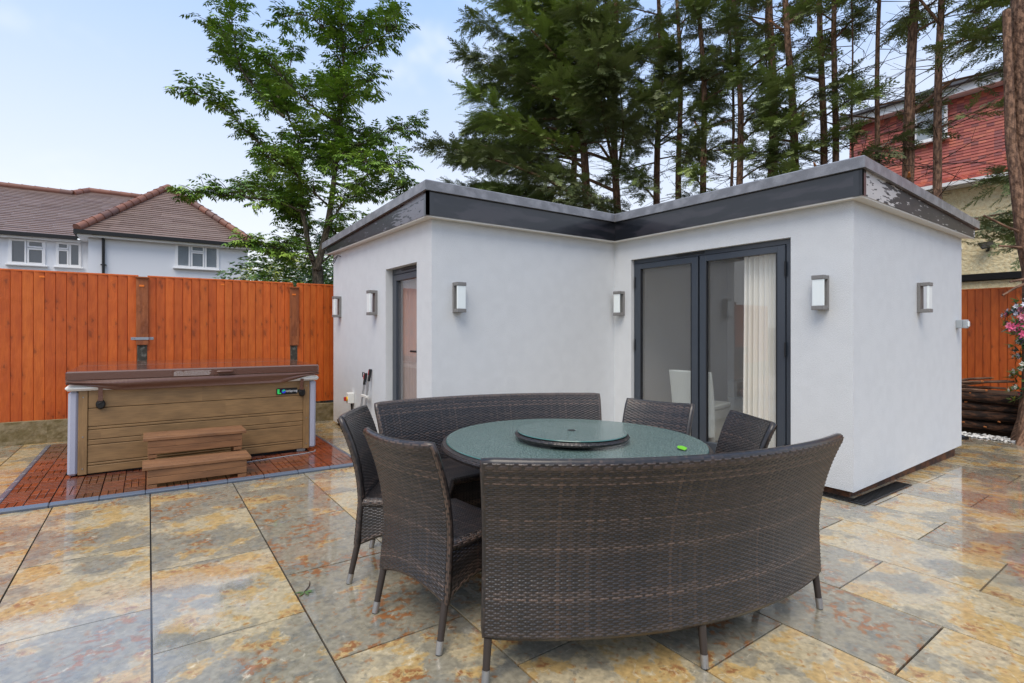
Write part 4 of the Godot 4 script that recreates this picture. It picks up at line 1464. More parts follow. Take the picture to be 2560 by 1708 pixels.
func build_ash_tree() -> void:
	var base := Vector3(2.54, gy(2.54, -9.7) - 0.05, -9.7)
	var t := thing("ash_tree", "slender multi-stemmed ash tree with feathery green leaves behind the fence", "tree", Transform3D(Basis(Vector3.UP, deg_to_rad(YAW)), base))
	# limbs as (across, up, thickness) in metres, drawn from the stems one sees; depth is added
	var s := 0.00345
	var L := func(a: Array) -> Array:
		var out := []
		for e in a: out.append(Vector2((e[0] - 855) * s * (0.86 if e[0] < 855 else 0.95), (1500 - e[1]) * s + 2.36))
		return out
	var limbs := [
		[L.call([[850, 1430], [810, 1320], [790, 1200], [760, 1120], [735, 1000], [700, 830], [680, 690], [610, 560], [595, 440], [640, 180]]), 0.06, -0.5, 0.45],
		[L.call([[860, 1430], [920, 1200], [945, 1000], [950, 850], [960, 650], [990, 500], [1015, 330], [1020, 180], [1000, -60]]), 0.07, 0.3, 0.45],
		[L.call([[760, 1120], [690, 1110], [610, 1090], [545, 980], [430, 870], [330, 720]]), 0.035, -0.9, 0.3],
		[L.call([[712, 890], [640, 840], [520, 770], [380, 640], [220, 580]]), 0.03, 0.7, 0.3],
		[L.call([[640, 610], [560, 550], [430, 430], [330, 310], [250, 200], [150, 80]]), 0.03, -0.3, 0.55],
		[L.call([[430, 430], [380, 340], [360, 200], [350, 60]]), 0.018, 0.2, 0.3],
		[L.call([[600, 500], [500, 420], [460, 320], [420, 420]]), 0.02, -0.9, 0.2],
		[L.call([[952, 850], [1050, 850], [1200, 920], [1380, 950]]), 0.03, 0.8, 0.25],
		[L.call([[945, 960], [1060, 980], [1180, 960], [1300, 900]]), 0.03, -0.9, 0.25],
		[L.call([[962, 690], [1060, 700], [1200, 640], [1370, 590]]), 0.025, -0.6, 0.35],
		[L.call([[980, 550], [1060, 545], [1150, 540], [1250, 560]]), 0.022, 0.9, 0.25],
		[L.call([[1012, 340], [1090, 300], [1200, 260], [1330, 210]]), 0.022, 0.4, 0.25],
		[L.call([[1020, 200], [1100, 100], [1180, 30], [1240, -30]]), 0.02, -0.6, 0.2],
		[L.call([[1015, 260], [930, 200], [840, 140], [720, 180]]), 0.02, 0.5, 0.25],
		[L.call([[990, 480], [900, 420], [820, 380], [760, 300]]), 0.022, -0.9, 0.2],
		[L.call([[760, 1120], [620, 1080], [400, 1070], [180, 1060]]), 0.03, 0.6, 0.3],
		[L.call([[800, 1280], [700, 1230], [580, 1250], [500, 1300]]), 0.022, -0.7, 0.2],
		[L.call([[790, 1200], [680, 1150], [540, 1010], [330, 930], [160, 920]]), 0.025, -1.1, 0.3],
		[L.call([[900, 1250], [1000, 1150], [1100, 1080], [1230, 1000]]), 0.028, 0.9, 0.2],
		[L.call([[930, 1100], [850, 1020], [790, 960], [720, 940]]), 0.022, 1.1, 0.2],
		[L.call([[960, 650], [860, 600], [760, 520], [700, 470]]), 0.022, 1.0, 0.2],
		[L.call([[690, 760], [760, 690], [830, 640], [860, 560]]), 0.02, -1.0, 0.2],
		[L.call([[840, 1380], [740, 1360], [650, 1330], [560, 1340]]), 0.02, 0.9, 0.2],
		[L.call([[870, 1380], [900, 1300], [880, 1220], [800, 1150]]), 0.02, -1.1, 0.15],
		[L.call([[950, 900], [1020, 800], [1130, 780], [1230, 800]]), 0.02, 0.3, 0.2],
		[L.call([[955, 420 + 400], [880, 760], [800, 800], [740, 760]]), 0.02, -0.8, 0.2]]
	var b := MB.new()
	b.tube(PackedVector3Array([Vector3(0.02, -0.1, 0), Vector3(0.03, 1.2, 0.02), Vector3(0, 2.36, 0), Vector3(-0.01, 2.65, 0)]), PackedFloat32Array([0.13, 0.11, 0.10, 0.10]), 10)
	part(t, "trunk", b.mesh(), M.bark_grey)
	var leaves := MB.new()
	leaves.has_col = true
	for li in limbs.size():
		var m: Array = limbs[li]
		var pts := []
		var n: int = m[0].size()
		for i in n:
			var f := i / float(n - 1)
			var dz: float = m[2] * f * f + 0.12 * sin(f * 7.0 + li)
			if li > 1: dz = m[2] * f + m[2] * 0.1
			pts.append(Vector3(m[0][i].x, m[0][i].y, dz))
		# resample smoothly
		var sm := []
		var rad := PackedFloat32Array()
		for i in n - 1:
			for e in 4:
				sm.append(pts[i].cubic_interpolate(pts[i + 1], pts[maxi(0, i - 1)], pts[mini(n - 1, i + 2)], e / 4.0))
		sm.append(pts[n - 1])
		for i in sm.size(): rad.append(lerpf(m[1], 0.006, pow(i / float(sm.size() - 1), 0.8)))
		b = MB.new()
		b.tube(PackedVector3Array(sm), rad, 7)
		part(t, "limb", b.mesh(), M.bark_grey)
		var total := 0.0
		for i in sm.size() - 1: total += (sm[i + 1] - sm[i]).length()
		var start := 0.30 if li < 2 else 0.12
		var twigs := int(total * 21.0)
		var tw := MB.new()
		for k in twigs:
			var f := lerpf(start, 1.0, (k + rng.randf()) / twigs)
			var p := polyline(sm, f)
			var ahead := (polyline(sm, minf(1.0, f + 0.05)) - polyline(sm, maxf(0.0, f - 0.05))).normalized()
			var dir := (ahead * rng.randf_range(0.2, 0.9) + Vector3(rng.randf_range(-1, 1), rng.randf_range(-0.5, 0.8), rng.randf_range(-1, 1)) * 0.9).normalized()
			var tl := rng.randf_range(0.18, 0.44) * (1.0 if f < 0.85 else 0.75)
			var q := p + dir * tl + Vector3(0, 0.05, 0)
			tw.tube(PackedVector3Array([p, p.lerp(q, 0.5) + Vector3(0, 0.03, 0), q]), PackedFloat32Array([0.008, 0.006, 0.003]), 4, false)
			var shade := rng.randf()
			leaves.c = Color(0.14, 0.255, 0.035).lerp(Color(0.30, 0.44, 0.07), shade * shade)
			var nl := rng.randi_range(5, 8)
			for e in nl:
				var g := lerpf(0.25, 1.05, (e + rng.randf()) / nl)
				var az := rng.randf() * TAU
				var out := (dir * 0.6 + Vector3(cos(az), rng.randf_range(-0.35, 0.35), sin(az))).normalized()
				compound_leaf(leaves, p.lerp(q, g), out, rng.randf_range(0.13, 0.22), rng.randi_range(3, 4), rng.randf_range(0.075, 0.105))
		var tp := part(t, "twigs", tw.mesh(), M.twig)
		tp.set_meta("kind", "stuff")
	var cr := part(t, "crown", leaves.mesh(), M.leaf)
	cr.set_meta("kind", "stuff")

func leafy_bush(label: String, called: String, at: Vector3, size: Vector3, count: int, ca: Color, cb: Color, leaf: float, cat: String) -> void:
	var t := thing(called, label, cat, Transform3D(Basis(), at))
	var b := MB.new()
	b.has_col = true
	for k in 7:
		var a := TAU * k / 7.0
		var st := MB.new()
		var e := Vector3(cos(a) * size.x * 0.30, size.y * 0.75, sin(a) * size.z * 0.3)
		st.tube(PackedVector3Array([Vector3(0, -0.1, 0), e * 0.5 + Vector3(0, 0.2, 0), e]), PackedFloat32Array([0.06, 0.035, 0.01]), 6)
		part(t, "stem", st.mesh(), M.bark_grey)
	var n := noise(rng.randi() % 1000, 0.9, 2)
	for k in count:
		var d := Vector3(rng.randfn(), rng.randfn(), rng.randfn()).normalized()
		var r := pow(rng.randf(), 0.38)
		var p := Vector3(d.x * size.x * 0.5, size.y * 0.56 + d.y * size.y * 0.44, d.z * size.z * 0.5) * Vector3(r, 1, r)
		p.y = size.y * 0.56 + d.y * size.y * 0.44 * r
		var g := n.get_noise_3d(p.x * 1.4, p.y * 1.4, p.z * 1.4)
		if g < -0.12 and r > 0.55: continue
		b.c = ca.lerp(cb, rng.randf())
		var dir := (d + Vector3(rng.randf_range(-1, 1), rng.randf_range(-0.9, 0.3), rng.randf_range(-1, 1))).normalized()
		compound_leaf(b, p, dir, leaf * 2.2, 2, leaf)
	var cr := part(t, "foliage", b.mesh(), M.leaf)
	cr.set_meta("kind", "stuff")

func build_shrubs() -> void:
	leafy_bush("yellow-green leafy tree beside the white house behind the fence", "leafy_tree", Vector3(3.6, -0.3, -17.6), Vector3(2.6, 4.6, 2.6), 3600, Color(0.17, 0.25, 0.04), Color(0.34, 0.38, 0.06), 0.13, "tree")
	leafy_bush("dense dark green shrub at the foot of the ash tree", "shrub", Vector3(2.4, -0.3, -11.2), Vector3(3.2, 3.2, 1.8), 3600, Color(0.075, 0.16, 0.03), Color(0.17, 0.29, 0.05), 0.11, "shrub")
	leafy_bush("bright green shrub between the ash tree and the garden room roof", "shrub", Vector3(4.6, -0.3, -12.6), Vector3(3.0, 4.2, 2.2), 3600, Color(0.09, 0.19, 0.03), Color(0.20, 0.33, 0.05), 0.11, "shrub")
	leafy_bush("loose green tree crown far behind the ash tree", "leafy_tree", Vector3(6.2, -0.3, -17.5), Vector3(4.4, 5.6, 3.0), 3600, Color(0.10, 0.18, 0.03), Color(0.22, 0.32, 0.05), 0.14, "tree")

func frond_mesh() -> ArrayMesh:
	# flat spray of scale leaves: an axis with alternating strands, each with short side strands
	var b := MB.new()
	b.has_col = true
	b.c = Color(1, 1, 1)
	var r := RandomNumberGenerator.new()
	r.seed = 9
	var strand := func(p: Vector3, d: Vector3, l: float, w: float) -> void:
		var s := d.cross(Vector3(0, 0, 1)).normalized() * w
		var tip := p + d * l + Vector3(0, 0, r.randf_range(-0.012, 0.012))
		var i := b.vert(p + s, Vector3(0, 0.3, 0.95), Vector2.ZERO)
		b.vert(p - s, Vector3(0, 0.3, 0.95), Vector2.ZERO)
		b.vert(p.lerp(tip, 0.6) - s * 1.1, Vector3(0, 0.3, 0.95), Vector2.ZERO)
		b.vert(p.lerp(tip, 0.6) + s * 1.1, Vector3(0, 0.3, 0.95), Vector2.ZERO)
		b.vert(tip, Vector3(0, 0.3, 0.95), Vector2.ZERO)
		for e in [[0, 1, 2], [0, 2, 3], [3, 2, 4]]:
			b.idx.append(i + e[0]); b.idx.append(i + e[1]); b.idx.append(i + e[2])
	strand.call(Vector3.ZERO, Vector3(0, 1, 0), 0.44, 0.006)
	for k in 14:
		var y := 0.03 + k * 0.028
		var sd := 1.0 if k % 2 == 0 else -1.0
		var a := deg_to_rad(r.randf_range(26, 46))
		var d := Vector3(sin(a) * sd, cos(a), r.randf_range(-0.2, 0.2)).normalized()
		var l := 0.15 * (1.0 - 0.045 * k) * r.randf_range(0.8, 1.15)
		strand.call(Vector3(0, y, 0), d, l, 0.006)
		for e in 3:
			var q := Vector3(0, y, 0) + d * l * (0.25 + 0.25 * e)
			for s2 in [-1.0, 1.0]:
				var d2 := d.rotated(Vector3(0, 0, 1), s2 * 0.65)
				strand.call(q, d2, l * 0.40 * (1.0 - 0.2 * e), 0.005)
	return b.mesh()

func conifer(label: String, x: float, z: float, dia: float, h: float, lean: Vector2, boughs: Array, stubs: int, twigs: int, crown_r: float, crown_y: float, crown_n: int, group: String) -> void:
	# boughs: [height, azimuth in the view (0 right, 90 towards the viewer), length, rise, spray count]
	var t := thing("conifer", label, "tree", Transform3D(Basis(Vector3.UP, deg_to_rad(YAW)), Vector3(x, gy(x, z) - 0.1, z)), group)
	var axis := []
	var rad := PackedFloat32Array()
	for i in 13:
		var f := i / 12.0
		axis.append(Vector3(lean.x * f + 0.05 * sin(f * 6.0 + x * 3.0) + 0.03 * sin(f * 14.0 + z), f * h, lean.y * f + 0.06 * sin(f * 5.0 + z)))
		rad.append(dia * 0.5 * (1.25 - 0.25 * minf(1.0, f * 6.0)) * lerpf(1.0, 0.35, f))
	var b := MB.new()
	b.tube(PackedVector3Array(axis), rad, 9)
	part(t, "trunk", b.mesh(), M.bark)
	var tr := []
	var tc := []
	var spray := func(p: Vector3, d: Vector3, k: float, tone: float) -> void:
		var y := d.normalized()
		var zz := Vector3(rng.randf_range(-0.5, 0.5), 1.0, rng.randf_range(-0.5, 0.5))
		zz = (zz - y * zz.dot(y)).normalized()
		var xx := y.cross(zz)
		tr.append(Transform3D(Basis(xx * k, y * k, zz * k), p))
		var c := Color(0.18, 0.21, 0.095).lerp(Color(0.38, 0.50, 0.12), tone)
		tc.append(c)
	var all := boughs.duplicate()
	for k in crown_n:
		all.append([rng.randf_range(crown_y, h * 0.97), rng.randf_range(0, 360), rng.randf_range(0.5, 1.0) * crown_r, rng.randf_range(-0.1, 0.45), int(26 * crown_r)])
	for m in all:
		var f: float = clampf(m[0] / h, 0.0, 1.0)
		var p0 := polyline(axis, f)
		var az := deg_to_rad(m[1])
		var d := Vector3(cos(az), 0, sin(az))
		var ln: float = m[2]
		var bp := []
		var br := PackedFloat32Array()
		var wob := rng.randf_range(-0.15, 0.15)
		for i in 8:
			var g := i / 7.0
			bp.append(p0 + d * ln * g + Vector3(0, m[3] * ln * g - 0.10 * ln * g * g, 0) + Vector3(-d.z, 0, d.x) * wob * sin(g * 3.0) * ln * 0.4)
			br.append(lerpf(0.012 + 0.010 * ln, 0.004, g))
		b = MB.new()
		b.tube(PackedVector3Array(bp), br, 6)
		part(t, "bough", b.mesh(), M.bark)
		var ns: int = m[4]
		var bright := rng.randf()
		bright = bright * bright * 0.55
		for k in ns:
			var g := 0.22 + 0.78 * pow(rng.randf(), 0.75)
			var p := polyline(bp, g)
			var side := Vector3(-d.z, 0, d.x) * rng.randf_range(-1, 1)
			# side shoots carry the sprays away from the bough
			p += side * (0.05 + 0.24 * ln * 0.5 * (1.0 - g * 0.6)) * rng.randf() + Vector3(0, rng.randf_range(-0.16, 0.07), 0)
			var dd := d * rng.randf_range(0.3, 1.0) + side * 0.8 + Vector3(0, rng.randf_range(-0.55, 0.35), 0)
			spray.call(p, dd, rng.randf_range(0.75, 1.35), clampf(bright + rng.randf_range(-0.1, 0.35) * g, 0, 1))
	for k in stubs:
		var f := rng.randf_range(0.25, 0.75)
		var p0 := polyline(axis, f)
		var az := rng.randf_range(0, TAU)
		var d := Vector3(cos(az), rng.randf_range(0.4, 1.3), sin(az)).normalized()
		var l := rng.randf_range(0.3, 1.0)
		b = MB.new()
		b.tube(PackedVector3Array([p0, p0 + d * l * 0.6, p0 + d * l]), PackedFloat32Array([dia * 0.16, dia * 0.13, dia * 0.12]), 7)
		var sb := part(t, "cut_limb", b.mesh(), M.bark)
		b = MB.new()
		b.tube(PackedVector3Array([p0 + d * l * 0.995, p0 + d * (l + 0.10)]), PackedFloat32Array([dia * 0.122, dia * 0.05]), 7)
		part(sb, "bare_wood", b.mesh(), M.cut_wood)
	if twigs > 0:
		b = MB.new()
		for k in twigs:
			var f := rng.randf_range(0.15, 0.85)
			var p0 := polyline(axis, f)
			var az := rng.randf_range(0, TAU)
			var d := Vector3(cos(az), rng.randf_range(-0.35, 0.5), sin(az)).normalized()
			var l := rng.randf_range(0.3, 1.3)
			var q := p0 + d * l * 0.5 + Vector3(rng.randf_range(-0.08, 0.08), rng.randf_range(-0.1, 0.1), 0)
			var e := p0 + d * l + Vector3(0, rng.randf_range(-0.25, 0.2), 0)
			b.tube(PackedVector3Array([p0, q, e]), PackedFloat32Array([0.010, 0.006, 0.003]), 4, false)
			for w in 2:
				var e2 := q + (d + Vector3(rng.randf_range(-1, 1), rng.randf_range(-0.6, 0.8), rng.randf_range(-1, 1)) * 0.8).normalized() * l * 0.4
				b.tube(PackedVector3Array([q, e2]), PackedFloat32Array([0.005, 0.0025]), 4, false)
		var tw := part(t, "bare_twigs", b.mesh(), M.twig)
		tw.set_meta("kind", "stuff")
	if tr.size() > 0:
		var mm := MultiMesh.new()
		mm.transform_format = MultiMesh.TRANSFORM_3D
		mm.use_colors = true
		mm.mesh = T.frond
		mm.instance_count = tr.size()
		for i in tr.size():
			mm.set_instance_transform(i, tr[i])
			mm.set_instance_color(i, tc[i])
		var mi := MultiMeshInstance3D.new()
		mi.name = nm(t, "crown")
		mi.multimesh = mm
		mi.material_override = M.needle
		mi.set_meta("kind", "stuff")
		t.add_child(mi)

func build_conifers() -> void:
	T.frond = frond_mesh()
	var g := "row of tall conifers behind the garden room"
	# the heavy dark mass on the left, boughs sweeping left and up
	var fan := func(n: int, y0: float, y1: float, l0: float, l1: float, sprays: float, a0 := 130.0, a1 := 250.0) -> Array:
		var out := []
		for k in n:
			var f := (k + 0.5) / n
			var ln := lerpf(l0, l1, sin(PI * clampf(f * 0.9 + 0.1, 0, 1))) * rng.randf_range(0.75, 1.1)
			out.append([lerpf(y0, y1, f), rng.randf_range(a0, a1), ln, rng.randf_range(0.12, 0.5), int(sprays * ln)])
		return out
	conifer("tall conifer with long dark boughs sweeping left over the garden room roof", 10.2, -10.6, 0.34, 12.5, Vector2(-0.2, 0), fan.call(34, 2.4, 10.5, 2.2, 5.0, 42.0), 2, 30, 2.0, 7.0, 16, g)
	conifer("dark conifer with dense boughs at the left of the row", 11.0, -10.0, 0.30, 12.0, Vector2(-0.3, 0.2), fan.call(30, 2.2, 10.5, 1.8, 4.4, 40.0, 100.0, 230.0), 2, 30, 2.0, 7.0, 16, g)
	conifer("dark conifer behind the left end of the row, half hidden", 11.2, -12.4, 0.30, 12.5, Vector2(0.2, 0), fan.call(22, 2.8, 11.0, 1.8, 3.8, 36.0, 90.0, 250.0), 0, 10, 2.0, 6.5, 18, g)
	conifer("conifer with a reddish trunk at the notch of the roof", 11.75, -9.46, 0.27, 12.0, Vector2(0.1, 0), fan.call(12, 3.0, 9.5, 1.2, 2.4, 34.0, 60.0, 200.0), 1, 30, 1.8, 6.5, 16, g)
	conifer("slim conifer with peeling bark right of the roof's notch", 11.8, -8.66, 0.23, 12.0, Vector2(-0.1, 0), fan.call(7, 4.0, 8.5, 0.9, 1.8, 34.0, 20.0, 200.0), 1, 60, 1.4, 7.6, 7, g)
	conifer("conifer with a sideways broken limb low on its trunk", 11.8, -7.8, 0.23, 12.0, Vector2(-0.35, 0.1), fan.call(5, 4.2, 8.0, 0.8, 1.6, 34.0, 20.0, 170.0), 2, 60, 1.3, 7.8, 7, g)
	conifer("thin straight conifer between two thicker trunks", 12.0, -7.35, 0.11, 11.5, Vector2(0.05, 0), fan.call(3, 4.5, 8.0, 0.6, 1.2, 30.0, 0.0, 360.0), 0, 45, 1.0, 8.1, 5, g)
	conifer("conifer with a long cut limb pointing up left", 11.8, -6.85, 0.22, 12.0, Vector2(-0.25, 0), fan.call(5, 4.0, 8.5, 0.8, 1.7, 34.0, 20.0, 200.0), 3, 60, 1.3, 7.6, 7, g)
	conifer("very thin bare conifer stem in the middle of the row", 12.3, -6.55, 0.09, 11.0, Vector2(0.1, 0), [], 0, 45, 0.8, 8.6, 4, g)
	conifer("thick conifer dividing low into two stems", 11.8, -6.15, 0.29, 12.0, Vector2(-0.1, 0.1), fan.call(6, 3.8, 8.0, 0.9, 1.9, 36.0, 30.0, 330.0), 2, 60, 1.4, 7.6, 7, g)
	conifer("leaning brown conifer with bright green sprays half way up", 11.8, -5.45, 0.24, 12.0, Vector2(-0.55, 0.1), fan.call(6, 3.6, 7.5, 0.7, 1.5, 40.0, 20.0, 200.0), 4, 60, 1.2, 7.8, 7, g)
	conifer("conifer with twin stems growing side by side", 11.8, -4.96, 0.20, 12.0, Vector2(-0.2, 0), fan.call(5, 3.4, 7.5, 0.7, 1.4, 36.0, 30.0, 200.0), 2, 60, 1.3, 7.8, 7, g)
	conifer("straight companion stem touching the twin conifer", 11.75, -4.76, 0.18, 11.8, Vector2(-0.05, 0), fan.call(3, 3.6, 6.5, 0.6, 1.2, 36.0, 0.0, 200.0), 1, 45, 1.1, 8.0, 5, g)
	conifer("very thin dark stem in front of the red tiled house's corner", 11.9, -4.45, 0.07, 9.0, Vector2(-0.1, 0), [[4.0, 20.0, 0.7, 0.0, 22], [4.2, 340.0, 0.8, 0.1, 22]], 0, 60, 0.4, 8.6, 3, g)
	conifer("straight slim conifer in front of the red tiles", 11.8, -4.05, 0.135, 11.5, Vector2(0.05, 0), [[5.6, 30.0, 0.9, 0.1, 26], [6.2, 10.0, 1.0, 0.2, 26]], 1, 67, 1.2, 8.2, 6, g)
	conifer("thick grey-brown conifer forking in front of the loft window", 11.8, -3.6, 0.27, 11.5, Vector2(0.25, 0), [[4.4, 170.0, 0.9, 0.3, 10], [7.4, 60.0, 1.3, 0.2, 40]], 4, 75, 1.4, 8.0, 7, g)
	conifer("straight conifer beside the loft window", 11.8, -3.05, 0.185, 11.5, Vector2(-0.05, 0), [[5.4, 60.0, 1.1, 0.25, 30], [6.2, 20.0, 1.5, 0.2, 44], [6.8, 60.0, 1.6, 0.15, 50], [3.6, 30.0, 1.6, 0.22, 60], [3.4, 70.0, 1.4, 0.1, 50]], 1, 67, 1.6, 7.6, 9, g)
	conifer("slim conifer partly behind the flowered trunk", 12.4, -1.6, 0.2, 11.5, Vector2(0, 0), [[6.0, 150.0, 1.4, 0.1, 40], [4.2, 160.0, 1.8, 0.05, 60], [6.6, 190.0, 1.8, 0.1, 60], [3.3, 150.0, 1.5, 0.0, 50]], 1, 60, 1.5, 7.2, 9, g)

# ---------------------------------------------------------------- tiled deck, hot tub, steps
func build_deck() -> void:
	var xf := on_ground(-0.918, -5.25)
	var d := thing("tiled_deck", "red-brown wooden deck tiles with grey edging under the hot tub", "deck", xf)
	part(d, "base", box_mesh(Vector3(2.70, 0.012, 2.70), 0.0, Vector2.ZERO, Vector3(1.35, 0.0085, -1.35)), M.deck_base)
	var slat := [box_mesh(Vector3(0.0455, 0.012, 0.1435), 0.002, Vector2(0.1, 0.2)), box_mesh(Vector3(0.0455, 0.012, 0.1435), 0.002, Vector2(0.7, 0.5)), box_mesh(Vector3(0.0455, 0.012, 0.1435), 0.002, Vector2(0.4, 0.8))]
	for m in slat: pass
	# grain of the slat texture runs along v, which is z on the top face
	var joined := [slat_block(slat), slat_block(slat)]
	var single := 0
	for row in 9:
		for k in 9:
			var under: bool = row >= 3 and k >= 1 and k <= 7
			if under: continue
			var c := Vector3(0.15 + 0.30 * k, 0.021, -0.15 - 0.30 * row)
			if single < 25:
				single += 1
				var tile := part(d, "deck_tile", box_mesh(Vector3(0.29, 0.006, 0.29), 0.0, Vector2.ZERO, Vector3(0, -0.008, 0)), M.deck_base, Transform3D(Basis(), c))
				for qx in 2:
					for qz in 2:
						var across := (qx + qz + row + k) % 2 == 0
						var mm: Material = M["deck%d" % rng.randi_range(0, 2)]
						for s in 3:
							var o := Vector3((qx - 0.5) * 0.149, 0.004, (qz - 0.5) * 0.149)
							var sh := (s - 1) * 0.0495
							var bs := Basis()
							if across:
								o.z += sh
								bs = Basis(Vector3.UP, PI * 0.5)
							else:
								o.x += sh
							part(tile, "slat", slat[rng.randi_range(0, 2)], mm, Transform3D(bs, o + Vector3(0, rng.randf_range(0, 0.0008), 0)))
			else:
				var tl := part(d, "deck_tile", joined[(row + k) % 2], M["deck%d" % rng.randi_range(0, 2)], Transform3D(Basis(Vector3.UP, PI * 0.5 * ((row + k) % 2)), c))
				tl.set_meta("label", "wooden deck tile of twelve short slats")
	# edging in 30 cm pieces
	var front := box_mesh(Vector3(0.298, 0.03, 0.05), 0.006)
	for k in 9:
		part(d, "edging", front, M.deck_trim, Transform3D(Basis(Vector3.RIGHT, 0.25), Vector3(0.15 + 0.3 * k, 0.013, 0.024)))
		part(d, "edging", front, M.deck_trim, Transform3D(Basis(Vector3.UP, PI * 0.5) * Basis(Vector3.RIGHT, 0.25), Vector3(2.724, 0.013, -0.15 - 0.3 * k)))
		part(d, "edging", front, M.deck_trim, Transform3D(Basis(Vector3.UP, -PI * 0.5) * Basis(Vector3.RIGHT, 0.25), Vector3(-0.024, 0.013, -0.15 - 0.3 * k)))

func slat_block(slat: Array) -> ArrayMesh:
	var st := SurfaceTool.new()
	for qx in 2:
		for qz in 2:
			for s in 3:
				var o := Vector3((qx - 0.5) * 0.149, 0.004, (qz - 0.5) * 0.149)
				var bs := Basis()
				if (qx + qz) % 2 == 0:
					o.z += (s - 1) * 0.0495
					bs = Basis(Vector3.UP, PI * 0.5)
				else:
					o.x += (s - 1) * 0.0495
				st.append_from(slat[s], 0, Transform3D(bs, o))
	return st.commit()

